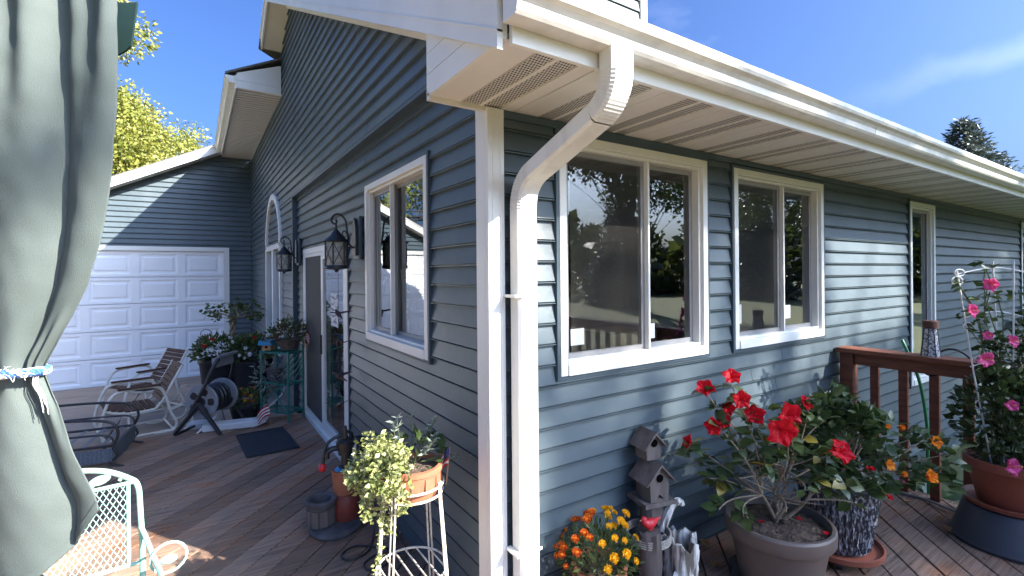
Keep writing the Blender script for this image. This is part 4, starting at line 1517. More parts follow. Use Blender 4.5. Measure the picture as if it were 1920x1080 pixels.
def curtain():
    prof = [  # z, right edge (m left of GB), left edge
        (2.84, 1.545, 2.45), (2.70, 1.535, 2.45), (2.45, 1.535, 2.45), (2.15, 1.550, 2.44), (1.95, 1.575, 2.43), (1.78, 1.61, 2.40), (1.62, 1.665, 2.37),
        (1.50, 1.73, 2.34), (1.40, 1.79, 2.30), (1.33, 1.835, 2.25), (1.292, 1.853, 2.20), (1.25, 1.835, 2.24), (1.16, 1.795, 2.30), (1.02, 1.745, 2.38), (.88, 1.685, 2.45),
        (.775, 1.635, 2.5), (.745, 1.628, 2.5)]
    zs = [p[0] for p in prof]
    nu, nv = 150, 120
    mb = MB()
    def hem(u):
        # bottom edge: rises to the right corner
        return .47 + .275 * max(0, 1 - u / .30) ** 1.25
    for i in range(nv):
        tv = i / (nv - 1)
        for j in range(nu):
            u = j / (nu - 1)
            z = 2.84 + (hem(u) - 2.84) * tv
            zz = max(z, .745)
            r = np.interp(-zz, [-q for q in zs], [p[1] for p in prof])
            l = np.interp(-zz, [-q for q in zs], [p[2] for p in prof])
            s_ = r + (l - r) * u
            g_ = math.exp(-((z - 1.295) / .16) ** 2)          # gathered at the tie
            x_ = 2.5 * u ** .85 + .13 * math.sin(1.7 * z + .6) + .38
            d = -.070 * (1 - .55 * g_) * (abs(math.sin(math.pi * x_)) ** .75 - .5) * min(1, u * 5 + .35)
            top = 1 / (1 + math.exp(-(z - 2.42) * 9))
            d += .022 * top * math.sin(2 * math.pi * 6.2 * u + 1.2 * z)
            d += .014 * math.sin(6 * u + 1.6 * z) * math.sin(1.3 * z + 3 * u)
            d += g_ * .012 * math.sin(52 * u + 4 * math.sin(9 * u))
            d += .0035 * math.sin(21 * z + 13 * u) * math.sin(8 * u + 5 * z) + .0012 * math.sin(41 * z - 31 * u) * math.sin(19 * u + 11 * z)
            if z < 1.28:
                d += .05 * math.exp(-((u - .62 + .12 * (1.28 - z)) / .05) ** 2)
            d += -.10 * math.exp(-((z - 1.33) / .10) ** 2) * 0
            p = GB + GE * s_ + GN * d
            mb.v.append((p.x, p.y, z))
    for i in range(nv - 1):
        for j in range(nu - 1):
            k = i * nu + j
            mb.face((k, k + 1, k + nu + 1, k + nu))
    hemv = [Vector(mb.v[(nv - 1) * nu + j]) for j in range(nu)]
    hemt = [Vector(mb.v[(nv - 3) * nu + j]) for j in range(nu)]
    o = mb.build('gazebo_curtain', M['fabric'], None, True, label='sage green canvas curtain gathered and tied at the left of the deck', cat='curtain')
    s_ = o.modifiers.new('thickness', 'SOLIDIFY')
    s_.thickness = .003
    hm = MB()
    for a_, b_ in zip(hemv, hemt):
        b_ = a_ + (b_ - a_).normalized() * .038
        for p_, off in ((a_, .0045), (b_, .0045), (b_, .0028), (a_, -.0085)):
            hm.v.append(tuple(p_ - GN * off))
    for j in range(nu - 1):
        for q in ((0, 4, 5, 1), (1, 5, 6, 2), (2, 6, 7, 3), (3, 7, 4, 0)):
            hm.face(tuple(j * 4 + w_ for w_ in q))
    hm.build('hem', M['fabric'], o, True)
    # braided tie around the gather
    c = GB + GE * 2.03
    ring = []
    for k in range(40):
        a = 2 * math.pi * k / 40
        p = c + GE * (.19 * math.cos(a)) + GN * (.075 * math.sin(a))
        ring.append((p.x, p.y, 1.295 + .010 * math.sin(2 * a)))
    tie = MB()
    for q in range(3):
        pts = []
        for k in range(120):
            a = 2 * math.pi * k / 120
            p = c + GE * ((.185 + .011 * math.cos(18 * a + q * 2.09)) * math.cos(a)) + GN * ((.085 + .011 * math.cos(18 * a + q * 2.09)) * math.sin(a))
            pts.append((p.x, p.y, 1.293 + .011 * math.sin(18 * a + q * 2.09)))
        tie.tube(pts, .0085, 6, True)
    to = tie.build('tie_cord', M['bluerope'], o, True)
    fr = MB()
    e = GB + GE * 1.85 - GN * .02
    for k in range(26):
        d_ = (rdir() - GE * .6).normalized()
        base = e + GE * random.uniform(0, .2) - GN * random.uniform(.03, .07)
        b_ = Vector((base.x, base.y, 1.295 + random.uniform(-.012, .012)))
        fr.tube([b_, b_ + d_ * .02, b_ + d_ * .035 + Vector((0, 0, -.008))], .0009, 4)
    for k in range(5):
        b_ = Vector((e.x, e.y, 1.285)) + Vector((random.uniform(-.01, .01), random.uniform(-.01, .01), 0))
        fr.tube(smooth_path([b_, b_ + Vector((-.002, -.004, -.04)), b_ + Vector((.018, -.012, -.085)), b_ + Vector((.03, -.02, -.12 - .01 * k))], 3), .0014, 4)
    fr.build('frayed_threads', M['paper'], o, kind='stuff')
curtain()

# ------------------------------------------------------------------ hose reel cart
HC = (-1.04, 4.36, DZ)
t = thing('hose_reel', 'black hose reel cart with grey wheels standing at the deck edge', 'hose reel', HC, R(-36))
# local: Y axis is the reel's axle
for y in (-.17, .17):
    mb = MB()
    mb.lathe([(.175, -.012), (.182, -.006), (.182, .006), (.175, .012), (.150, .008), (.06, .006), (.055, .016), (.02, .018), (0, .018)], 36)
    me_ = mb.mesh('reel_disc', M['greyplastic'], True)
    d_ = link('reel_disc', me_, t, mw=Matrix.Translation((0, y, .34)) @ Matrix.Rotation(R(90 if y < 0 else -90), 4, 'X'))
    for k in range(5):
        a = 2 * math.pi * k / 5
        q = MB()
        q.prism([(.07, -.028), (.105, -.04), (.135, -.03), (.14, 0), (.135, .03), (.105, .04), (.07, .028)], lambda p, w: (p[0] * math.cos(a) - p[1] * math.sin(a), p[0] * math.sin(a) + p[1] * math.cos(a), w), .0085, .0105)
        q.build('disc_slot', M['blackplastic'], d_)
mb = MB()
hp = []
for k in range(5 * 26):
    a = 2 * math.pi * k / 26
    hp.append((.135 * math.cos(a), -.13 + .26 * k / 130, .34 + .135 * math.sin(a)))
MB().tube(hp, .021, 8).build('wound_hose', M['blackplastic'], t, True)
MB().tube([(0, -.2, .34), (0, .2, .34)], .05, 14).build('axle', M['blackplastic'], t)
for y in (-.225, .225):
    for (pa, pb) in (((.02, y, .34), (-.26, y, .012)), ((.0, y, .34), (.24, y, .012))):
        d_ = Vector(pb) - Vector(pa)
        MB().tube([pa, pb], [.026, .02], 8).build('frame_leg', M['blackplastic'], t)
    MB().tube(smooth_path([(-.10, y, .22), (.04, y, .46), (.13, y * .8, .70), (.17, y * .62, .80)], 5), .019, 8).build('handle_upright', M['blackplastic'], t, True)
MB().box((.10, -.15, .70), (.15, .15, .795), 0, Matrix.Translation((.0, 0, .0))).build('handle_tray', M['greyplastic'], t)
MB().tube([(.175, -.16, .82), (.175, .16, .82)], .016, 8).build('handle_grip', M['greyplastic'], t)
MB().tube([(-.24, -.25, .012), (-.24, .25, .012)], .014, 8).build('foot_bar', M['blackplastic'], t)

# ------------------------------------------------------------------ flower builders shared by the tubs
def pompon(name, r, m, n=40, seed=3):
    rg = random.Random(seed)
    mb = MB()
    for i in range(n):
        z = rg.uniform(.0, 1)
        a = i * 2.4
        rr = math.sqrt(max(0, 1 - z * z))
        d = Vector((rr * math.cos(a), rr * math.sin(a), z * .8 + .05))
        p = d * r * .45
        x = d.orthogonal().normalized()
        y = d.cross(x)
        w = r * .28
        k = len(mb.v)
        mb.v += [tuple(p - x * w * .5), tuple(p + x * w * .5), tuple(p + d * r * .55 + x * w * .8 + y * rg.uniform(-.2, .2) * r), tuple(p + d * r * .55 - x * w * .8)]
        mb.face((k, k + 1, k + 2, k + 3))
    mb.blob((0, 0, r * .2), (r * .5, r * .5, r * .4), 8, 4)
    return mb.mesh(name, m)
pom_y = pompon('marigold_yellow', .021, M['petal_yellow'])
pom_r = pompon('marigold_rust', .019, M['petal_rust'], seed=5)
pom_w = pompon('white_bloom', .030, M['white_petal'], 14, 8)
pom_red = pompon('red_bloom', .030, M['petal_red'], 16, 9)
pom_pk = pompon('small_pink_bloom', .022, M['petal_pink'], 18, 4)

def fill_cloud(c, r, n, zmin=-.3, shell=.35):
    P, D = [], []
    for i in range(n):
        d = rdir(zmin, 1)
        q = random.uniform(shell, 1) ** .6
        P.append((c[0] + d.x * r[0] * q, c[1] + d.y * r[1] * q, c[2] + d.z * r[2] * q))
        D.append(tuple(d + rdir() * .7 + Vector((0, 0, .1))))
    return P, D

def flower_tub(loc, rt, rb_, h, label, blooms, seed, group=None, spread=1.35, tall=.32, extra=None):
    random.seed(seed)
    t = thing('flower_tub', label, 'planter', loc, 0, group)
    MB().lathe([(rb_, 0), (rt * .97, h * .86), (rt, h * .88), (rt * 1.03, h * .9), (rt * 1.03, h), (rt * .95, h), (rt * .93, h * .9), (0, h * .88)], 36).build('tub', M['blackplastic'], t, True)
    P, D = fill_cloud((0, 0, h + .06), (rt * spread, rt * spread, tall), 700, -.15)
    cloud('foliage', P, D, .075, M['leaf_mid'], t, .5, seed=seed, kind='stuff')
    for me_, n_ in blooms:
        for i in range(n_):
            d = rdir(.0, .9)
            p = Vector((d.x * rt * spread, d.y * rt * spread, h + .06 + d.z * tall)) * 1.0
            link('flower', me_, t, mw=Matrix.Translation(p) @ (d + Vector((0, -.5, .3))).to_track_quat('Z', 'Y').to_matrix().to_4x4() @ Matrix.Scale(random.uniform(.8, 1.2), 4))
    return t
PZ = patio_z
tub1 = flower_tub((-.86, 7.05, PZ(7.05)), .30, .24, .60, 'left black tub of white and red flowers behind the hose reel', [(pom_w, 16), (pom_red, 5)], 11, 'black flower tubs on the patio')
tub2 = flower_tub((-.45, 6.75, PZ(6.75)), .29, .23, .56, 'right black tub of white flowers nearer the house wall', [(pom_w, 14), (pom_red, 1)], 12, 'black flower tubs on the patio', 1.2)
# small braided tree in a pot behind the tubs
random.seed(31)
t = thing('braided_tree', 'small potted tree with a braided trunk in front of the garage corner', 'potted plant', (-.66, 7.65, PZ(7.65)))
MB().lathe([(.15, 0), (.2, .28), (.21, .30), (.18, .30), (0, .28)], 28).build('pot', M['blackplastic'], t, True)
for q in range(3):
    MB().tube([(.035 * math.cos(k * .8 + q * 2.09), .035 * math.sin(k * .8 + q * 2.09), .28 + k * .06) for k in range(17)], .022, 7).build('trunk', M['stem'], t, True)
mb = MB()
tips = []
for i in range(16):
    d = rdir(-.1, .9)
    p1 = Vector((d.x * .42, d.y * .42, 1.26 + d.z * .22))
    tall_stem(mb, (0, 0, 1.2), p1, .008, .003, .05)
    tips.append(p1)
mb.build('branches', M['stem'], t, True, kind='stuff')
P, D = [], []
for p in tips:
    for k in range(16):
        q = p + rdir() * random.uniform(.02, .12)
        P.append(tuple(q)); D.append(tuple(rdir(-.8, .5)))
cloud('foliage', P, D, .085, M['leaf_mid'], t, .55, seed=5, kind='stuff')
# shepherd hook with a little wire lantern in the left tub
t = thing('shepherd_hook', 'grey shepherd hook with a small wire lantern rising from the left flower tub', 'garden hook', (-1.0, 6.98, PZ(7) + .55))
MB().tube(smooth_path([(.02, 0, 0), (.02, 0, .42), (.0, 0, .49), (-.06, 0, .52), (-.12, 0, .48), (-.125, 0, .43)], 6), .008, 7).build('hook', M['greyplastic'], t, True)
for a in range(6):
    MB().tube(smooth_path([(-.125, 0, .42), (-.125 + .04 * math.cos(a * 1.05), .04 * math.sin(a * 1.05), .37), (-.125 + .06 * math.cos(a * 1.05), .06 * math.sin(a * 1.05), .27), (-.125, 0, .22)], 4), .004, 5).build('lantern_wire', M['greyplastic'], t, True)

# ------------------------------------------------------------------ green corner shelf with things on it
SH_ = (-.34, 4.36, DZ)
t = thing('plant_shelf', 'green metal corner plant shelf with slanted bars against the house wall', 'plant stand', SH_, R(-55))
for x, y in ((-.21, -.11), (.21, -.11), (-.21, .11), (.21, .11)):
    MB().tube([(x, y, 0), (x, y, .86 if y > 0 else .80)], .013, 8).build('post', M['greenmetal'], t)
for z in (.10, .42, .78):
    mb = MB()
    mb.tube([(-.21, -.11, z), (.21, -.11, z), (.21, .11, z), (-.21, .11, z)], .010, 6, True)
    mb.build('shelf_frame', M['greenmetal'], t)
    for k in range(8):
        MB().tube([(-.18 + k * .051, -.11, z), (-.18 + k * .051, .11, z)], .005, 5).build('shelf_bar', M['greenmetal'], t)
for k in range(6):
    MB().tube([(-.21 + .07 * k, .112, .44 if k < 5 else .5), (min(.21, -.21 + .07 * k + .28), .112, .44 + min(.30, (.21 - (-.21 + .07 * k)) * 1.07))], .010, 6).build('slanted_bar', M['greenmetal'], t)
for sg in (-1, 1):
    MB().tube(smooth_path([(sg * .21, -.12, .12), (sg * .10, -.13, .24), (sg * .02, -.13, .34), (sg * .12, -.13, .38), (sg * .16, -.13, .31)], 5), .008, 6).build('scroll', M['greenmetal'], t, True)
# small blue house on the shelf
bh = thing('blue_birdhouse', 'small bright blue birdhouse on the left end of the green shelf', 'birdhouse', (-.47, 4.44, .785), R(-40))
MB().prism([(-.055, 0), (.055, 0), (.055, .07), (0, .07), (-.055, .07)], lambda p, q: (p[0], q, p[1]), -.05, .05).build('body', M['boxwood'], bh)
MB().prism([(-.085, .06), (.085, .06), (.075, .115), (-.075, .115)], lambda p, q: (p[0], q, p[1]), -.08, .08).build('roof', M['blue'], bh)
MB().tube([(0, -.0505, .035), (0, -.053, .035)], .016, 10).build('entry_hole', M['hole'], bh)
# basket plant on the shelf
random.seed(41)
bk = thing('basket_plant', 'hanging basket of straggly red and green plants on the green shelf', 'potted plant', (-.28, 4.30, .792))
MB().lathe([(.08, 0), (.14, .10), (.15, .12), (.135, .12), (0, .10)], 24).build('basket', M['oldwood'], bk, True)
P, D = fill_cloud((0, 0, .15), (.24, .2, .2), 420, -.35)
cloud('foliage', P, D, .05, M['leaf_mid'], bk, .4, seed=6, kind='stuff')
P, D = fill_cloud((0, 0, .14), (.22, .18, .16), 130, -.3)
M['leaf_rust'] = leaf_mat('rusty_leaf', (.10, .03, .02), (.2, .07, .04), scale=20)
cloud('red_foliage', P, D, .05, M['leaf_rust'], bk, .4, seed=7, kind='stuff')
mb = MB()
for k in range(12):
    d = rdir(.3, 1)
    tall_stem(mb, (0, 0, .1), (d.x * .18, d.y * .16, .14 + .26 * d.z), .003, .0015, .03)
mb.build('stems', M['greenstem'], bk, True, kind='stuff')
for a in range(3):
    MB().tube([(.14 * math.cos(a * 2.09), .14 * math.sin(a * 2.09), .11), (0, 0, .42)], .0025, 4).build('hanger_wire', M['dark'], bk)
# pot of orange and yellow flowers, low
random.seed(43)
lp = thing('low_planter', 'low black pot of orange and yellow marigolds between the reel and shelf', 'planter', (-.70, 4.62, DZ - .05))
MB().lathe([(.13, 0), (.17, .19), (.185, .20), (.185, .23), (.165, .23), (0, .2)], 30).build('pot', M['blackplastic'], lp, True)
P, D = fill_cloud((0, 0, .25), (.22, .2, .13), 420, -.2)
cloud('foliage', P, D, .05, M['leaf_mid'], lp, .4, seed=8, kind='stuff')
for i in range(26):
    d = rdir(.05, 1)
    link('flower', random.choice([pom_r, pom_r, pom_y]), lp, mw=Matrix.Translation((d.x * .2, d.y * .18, .26 + d.z * .14)) @ (d + Vector((0, -.4, .3))).to_track_quat('Z', 'Y').to_matrix().to_4x4() @ Matrix.Scale(random.uniform(.7, 1.2), 4))
# grey leafy pot on the shelf's lower tier
random.seed(44)
sp = thing('silver_plant', 'straggly grey green plant hanging over the shelf below the blue birdhouse', 'potted plant', (-.42, 4.44, .43))
MB().lathe([(.06, 0), (.085, .12), (.09, .13), (.075, .13), (0, .12)], 20).build('pot', M['stone'], sp, True)
P, D = fill_cloud((-.06, -.08, .06), (.18, .16, .2), 260, -.9)
cloud('foliage', P, D, .055, M['leaf_grey'], sp, .3, seed=9, kind='stuff')

# ------------------------------------------------------------------ flags
def flag(loc, rz_, L, Hh, label, tilt, droop, hang=False, canton=True):
    t = thing('small_flag', label, 'flag', loc, R(rz_), 'small striped flags in the planters')
    T = Matrix.Rotation(R(tilt), 4, 'Y')
    MB().tube([tuple(T @ Vector((0, 0, 0))), tuple(T @ Vector((0, 0, Hh * 2.1)))], .0025, 6).build('pole', M['boxwood'], t)
    nst = 7
    for k in range(nst):
        mb = MB()
        n_ = 8
        za, zb = Hh * 2.1 - Hh * k / nst, Hh * 2.1 - Hh * (k + 1) / nst
        for i in range(n_ + 1):
            u = i / n_
            dy = .012 * math.sin(u * 7 + k * .25)
            dz = -droop * u * u * L
            for z in (za, zb):
                for oy in (0, .0012):
                    p = T @ Vector((u * L * (1 - .45 * droop), dy + oy, z + dz))
                    mb.v.append(tuple(p))
        for i in range(n_):
            b_ = i * 4
            for q in ((0, 2, 6, 4), (1, 5, 7, 3), (0, 4, 5, 1), (2, 3, 7, 6)):
                mb.face(tuple(b_ + v for v in q), 1 if (canton and k < 4 and i < 4) else 0)
        mb.build('stripe', [M['flagred'] if k % 2 == 0 else M['paper'], M['navy']], t)
    return t
flag((-.20, .20, .66), 150, .10, .085, 'small striped flag drooping in the terracotta pot on the wire stand', -6, 1.1)
flag((-.50, 4.05, DZ + .002), 180, .16, .12, 'small red and white flag beside the low black pot near the mat', 4, .5, canton=False)
flag((-.13, 4.18, .80), -30, .12, .09, 'small striped flag stuck beside the basket plant on the green shelf', 8, .9, canton=False)

# ------------------------------------------------------------------ hand pump fountain with cord
FL = (-.42, 1.44, DZ)
t = thing('pump_fountain', 'garden fountain of a black hand pump over a red barrel and grey basin', 'fountain', FL, R(-20))
MB().lathe([(.165, 0), (.175, .02), (.165, .04), (.12, .052), (0, .056)], 30, wob=.05).build('base', M['stone'], t, True)
MB().lathe([(.075, .05), (.085, .10), (.082, .165), (.098, .19), (.10, .215), (.088, .222), (.066, .215), (.062, .17), (0, .16)], 28, (-.085, -.03, 0)).build('basin', M['stone'], t, True)
mb = MB()
for k in range(10):
    a = 2 * math.pi * k / 10
    T = Matrix.Translation((-.085 + .083 * math.cos(a), -.03 + .083 * math.sin(a), .115)) @ Matrix.Rotation(a, 4, 'Z')
    MB().box((-.006, -.022, -.05), (.006, .022, .05), 0, T).build('stave', M['oldwood'], t)
MB().lathe([(.082, .05), (.09, .12), (.088, .2), (.078, .215), (.078, .22)], 28, (.06, .03, 0)).build('lower_barrel', M['brass'], t, True)
MB().lathe([(.07, .22), (.078, .29), (.082, .36), (.088, .365), (.088, .38), (.07, .38), (.066, .36), (0, .355)], 28, (.055, .03, 0)).build('upper_barrel', M['terracotta'], t, True)
MB().lathe([(.062, .355), (.064, .375), (.045, .39), (0, .392)], 20, (.05, .03, 0)).build('water_dish', M['blue'], t, True)
MB().lathe([(.045, .385), (.045, .40), (.028, .405), (.028, .47), (.045, .475), (.045, .50), (.055, .505), (.06, .56), (.045, .575), (.02, .58), (.012, .66), (0, .665)], 20, (.06, .03, 0)).build('pump_body', M['dark'], t, True)
MB().tube(smooth_path([(.06, .03, .52), (-.01, .0, .525), (-.045, -.015, .51), (-.05, -.018, .47)], 5), .018, 8).build('spout', M['dark'], t, True)
MB().tube(smooth_path([(.06, .03, .60), (.01, .01, .60), (-.05, -.01, .56), (-.07, -.02, .48), (-.075, -.02, .42)], 5), .011, 8).build('handle', M['dark'], t, True)
MB().blob((-.078, -.022, .415), (.026, .026, .03)).build('handle_knob', M['red'], t, True)
MB().tube([(.06, .03, .63), (.10, .06, .60), (.115, .07, .52)], .010, 7).build('pump_rod', M['dark'], t, True)
cp = smooth_path([(-.28, 1.50, .22), (-.22, 1.40, .22), (-.22, 1.25, .17), (-.26, 1.15, DZ + .012), (-.34, 1.02, DZ + .01), (-.45, 1.0, DZ + .01), (-.47, 1.08, DZ + .01), (-.38, 1.12, DZ + .014), (-.28, 1.05, DZ + .01), (-.2, .95, DZ + .01),
                  (-.28, .84, DZ + .01), (-.38, .84, DZ + .01), (-.38, .92, DZ + .01), (-.26, .96, DZ + .016), (-.14, .9, DZ + .01), (-.10, 1.2, DZ + .01), (-.10, 1.7, .1), (-.115, 1.98, .28)], 7)
MB().tube(cp, .006, 7).build('power_cord', M['blackplastic'], None, True, label='black power cord coiled on the deck between fountain and outlet', cat='cord')

# ------------------------------------------------------------------ wire plant stand with terracotta pot
SX, SY = -.345, .275
t = thing('wire_stand', 'tall cream wire plant stand close to the house corner', 'plant stand', (SX, SY, DZ))
for z, r_ in ((.70, .15), (.66, .145), (.30, .165)):
    MB().tube([(r_ * math.cos(a), r_ * math.sin(a), z) for a in np.linspace(0, 2 * math.pi, 40, endpoint=False)], .0055, 7, True).build('ring', M['creamwire'], t, True)
for k in range(4):
    a = R(38 + 90 * k)
    for off in (-.055, .055):
        aa = a + off
        MB().tube([(.15 * math.cos(aa), .15 * math.sin(aa), .72), (.150 * math.cos(aa), .150 * math.sin(aa), .66), (.205 * math.cos(aa), .205 * math.sin(aa), 0)], .0048, 7).build('leg', M['creamwire'], t, True)
for k in range(6):
    x = -.13 + k * .052
    hw = math.sqrt(max(0, .163 ** 2 - x * x))
    MB().tube([(x, -hw, .30), (x, hw, .30)], .0042, 6).build('shelf_wire', M['creamwire'], t)
random.seed(51)
t = thing('trailing_planter', 'terracotta pot of pale trailing variegated leaves on the wire stand', 'potted plant', (SX, SY, .645 + DZ))
mb = MB()
mb.lathe([(.115, 0), (.135, .05), (.142, .12), (.148, .122), (.148, .145), (.130, .145), (.128, .12), (0, .115)], 36)
mb.build('pot', M['terracotta'], t, True)
for k in range(14):
    a = 2 * math.pi * k / 14
    MB().box((-.004, -.02, .06), (.004, .02, .11), 0, Matrix.Rotation(a, 4, 'Z') @ Matrix.Translation((.139, 0, 0))).build('pot_relief', M['terracotta'], t)
MB().lathe([(.127, .121), (.06, .128), (0, .13)], 24).build('soil', M['soil'], t, True)
# trailing stems: over the left rim and down
P, D = [], []
mb = MB()
for k in range(44):
    a = random.uniform(R(128), R(242))
    out = Vector((math.cos(a), math.sin(a), 0))
    r_ = random.uniform(.10, .25)
    drop = random.choice([.0, .02, .05, .09, .14, .22, .36]) * random.uniform(.6, 1.2)
    if not (R(160) < a < R(222)):
        drop *= .5
    p0 = Vector((0, 0, .13)) + out * .08
    p1 = Vector((0, 0, .13 + random.uniform(.03, .15))) + out * r_ * .8
    p2 = out * (r_ + .03) + Vector((random.uniform(-.02, .02), random.uniform(-.02, .02), .13 - drop * .5))
    p3 = out * (r_ + .015) + Vector((random.uniform(-.04, .04), random.uniform(-.04, .04), .13 - drop))
    pts = smooth_path([p0, p1, p2, p3], 6)
    mb.tube(pts, .0016, 4)
    for q in pts[4:]:
        for w in range(5):
            P.append(tuple(q + rdir() * .014)); D.append(tuple(rdir(-.5, .8) + out * .4))
mb.build('stems', M['greenstem'], t, True, kind='stuff')
cloud('trailing_foliage', P, D, .027, M['leaf_varieg'], t, .62, seed=10, kind='stuff')
P, D = [], []
for k in range(90):
    d = rdir(.0, 1)
    P.append((.04 + d.x * .12, .02 + d.y * .12, .15 + d.z * .10)); D.append(tuple(d + rdir() * .6))
cloud('dark_foliage', P, D, .045, M['leaf_dark'], t, .5, seed=12, kind='stuff')
mb = MB()
P, D = [], []
for k in range(9):
    a = random.uniform(-.6, 2.6)
    tip = Vector((.10 * math.cos(a) + .02, .10 * math.sin(a), random.uniform(.24, .36)))
    pts = tall_stem(mb, (.02, .02, .13), tip, .0022, .0014, .03, 6, 5)
    for q in pts[2:]:
        for w in range(5):
            P.append(tuple(q)); D.append(tuple(rdir(-.2, .8)))
for tip in ((.20, -.10, .18), (.24, -.12, .16), (.17, -.07, .17)):
    pts = tall_stem(mb, (.05, 0, .14), tip, .0022, .0014, .02, 6, 5)
    for q in pts[3:]:
        for w in range(4):
            P.append(tuple(q)); D.append(tuple(rdir(-.2, .6)))
mb.build('upright_stems', M['greenstem'], t, True, kind='stuff')
cloud('silver_foliage', P, D, .034, M['leaf_grey'], t, .3, seed=13, kind='stuff')

# ------------------------------------------------------------------ hanging bird mobile in front of the door
t = thing('bird_mobile', 'string of painted birds hanging in front of the glass door', 'wind chime', (-.215, 2.18, 1.70))
MB().tube([(0, 0, 0), (0, .0, -.42), (0, .02, -.80), (0, .02, -1.15), (0, 0, -1.36)], .0018, 5).build('cord', M['dark'], t)
for z, a in ((-.37, 30), (-.62, 180), (-.88, 60), (-1.12, 200)):
    T = Matrix.Translation((0, .01, z)) @ Matrix.Rotation(R(a + 70), 4, 'Z') @ Matrix.Rotation(R(-14), 4, 'Y')
    mb = MB()
    pts = [T @ Vector(p) for p in ((-.085, 0, -.005), (-.05, 0, 0), (-.02, 0, .004), (.015, 0, .012), (.035, 0, .022), (.048, 0, .024), (.075, 0, .018))]
    mb.tube(pts, [.004, .008, .018, .019, .012, .012, .0015], 8)
    b_ = mb.build('bird', M['bird'], t, True)
    for sg in (1, -1):
        w = MB()
        w.prism([(.02, 0), (-.02, 0), (-.055, .085), (-.02, .065)], lambda p, q: tuple(T @ Vector((p[0], sg * (p[1] + .01), .014 + p[1] * .35 + q))), 0, .003)
        w.build('wing', M['bird'], b_)
MB().lathe([(0, -.015), (.02, -.01), (.022, .01), (0, .015)], 12, (0, 0, -1.375)).build('weight', M['dark'], t, True)

# ------------------------------------------------------------------ right deck: marigolds, birdhouse post, hibiscus and friends
random.seed(61)
t = thing('marigold_pot', 'terracotta pot of yellow and rust marigolds beside the downspout', 'potted plant', (.40, -.20, DZ))
MB().lathe([(.085, 0), (.115, .25), (.13, .255), (.133, .31), (.118, .312), (.112, .27), (0, .265)], 36).build('pot', M['terracotta'], t, True)
MB().lathe([(.112, .272), (0, .28)], 24).build('soil', M['soil'], t, True)
P, D = fill_cloud((0, 0, .33), (.19, .18, .15), 900, -.55)
cloud('foliage', P, D, .036, M['leaf_dark'], t, .32, seed=14, kind='stuff')
mb = MB()
for i in range(46):
    d = rdir(-.15, 1)
    right = d.x * .84 - d.y * .55 > -.09 and d.z > .0
    p = Vector((d.x * .205, d.y * .195, .345 + d.z * .175))
    if d.z > .3 and right:
        p.z += random.uniform(.0, .06)
    link('flower', pom_y if right else pom_r, t, mw=Matrix.Translation(p) @ (d + Vector((-.3, -.5, .5))).to_track_quat('Z', 'Y').to_matrix().to_4x4() @ Matrix.Scale(random.uniform(.65, 1.15), 4))
    mb.tube([(d.x * .06, d.y * .06, .29), tuple(p * .6 + Vector((0, 0, .13))), tuple(p)], .0015, 4)
mb.build('stems', M['greenstem'], t, kind='stuff')
# black wire holder under it
w = thing('wire_pot_holder', 'black scrolled wire holder around the marigold pot', 'pot holder', (.40, -.20, DZ))
for zz, r_ in ((.20, .128), (.02, .13)):
    MB().tube([(r_ * math.cos(a), r_ * math.sin(a), zz) for a in np.linspace(0, 2 * math.pi, 30, endpoint=False)], .004, 6, True).build('ring', M['dark'], w, True)
for k in range(4):
    a = R(20 + 90 * k)
    c_, s_ = math.cos(a), math.sin(a)
    MB().tube(smooth_path([(c_ * .13, s_ * .13, .0), (c_ * .135, s_ * .135, .2), (c_ * .155, s_ * .155, .27), (c_ * .175, s_ * .175, .25), (c_ * .168, s_ * .168, .225)], 5), .004, 6).build('scroll', M['dark'], w, True)

# driftwood posts
random.seed(62)
dp = thing('driftwood_posts', 'bundle of weathered posts and silver driftwood tied with rope by the wall', 'garden ornament', (.83, -.17, DZ))
def rough_post(mb, c, r, h, hollow=False, n=14, tilt=(0, 0), knots=7):
    k = len(mb.v)
    ph = [random.uniform(0, 6.28) for _ in range(4)]
    for i in range(knots + 1):
        z = h * i / knots
        for j in range(n):
            a = 2 * math.pi * j / n
            q = r * (1 + .12 * math.sin(3 * a + ph[0]) + .08 * math.sin(5 * a + ph[1] + z * 6) + .07 * math.sin(2 * a + ph[2] - z * 9) + random.uniform(-.05, .05))
            zz = z + (random.uniform(-.025, .025) if i == knots else 0)
            mb.v.append((c[0] + tilt[0] * z + q * math.cos(a), c[1] + tilt[1] * z + q * math.sin(a), zz))
    for i in range(knots):
        for j in range(n):
            j2 = (j + 1) % n
            mb.face((k + i * n + j, k + i * n + j2, k + (i + 1) * n + j2, k + (i + 1) * n + j))
    top = k + knots * n
    if hollow:
        k2 = len(mb.v)
        for z, q in ((h - .005, .72), (h - .10, .66)):
            for j in range(n):
                v = mb.v[top + j]
                mb.v.append((c[0] + tilt[0] * h + (v[0] - c[0] - tilt[0] * h) * q, c[1] + tilt[1] * h + (v[1] - c[1] - tilt[1] * h) * q, z if z < h - .05 else v[2] - .004))
        for j in range(n):
            j2 = (j + 1) % n
            mb.face((top + j, top + j2, k2 + j2, k2 + j))
            mb.face((k2 + j, k2 + j2, k2 + n + j2, k2 + n + j), 0)
        mb.face(tuple(k2 + n + j for j in range(n)))
    else:
        mb.face(tuple(top + j for j in range(n)))
mb = MB(); rough_post(mb, (-.10, -.05), .052, .375); mb.build('short_post', M['oldwood'], dp, True)
mb = MB(); rough_post(mb, (.02, .05), .055, .46); mb.build('tall_post', M['oldwood'], dp, True)
mb = MB(); rough_post(mb, (.088, -.095), .092, .290, True, 28, knots=12); mb.build('driftwood', M['driftwood'], dp, True)
mb = MB(); rough_post(mb, (.0, -.185), .06, .16, True, 18); mb.build('driftwood', M['driftwood'], dp, True)
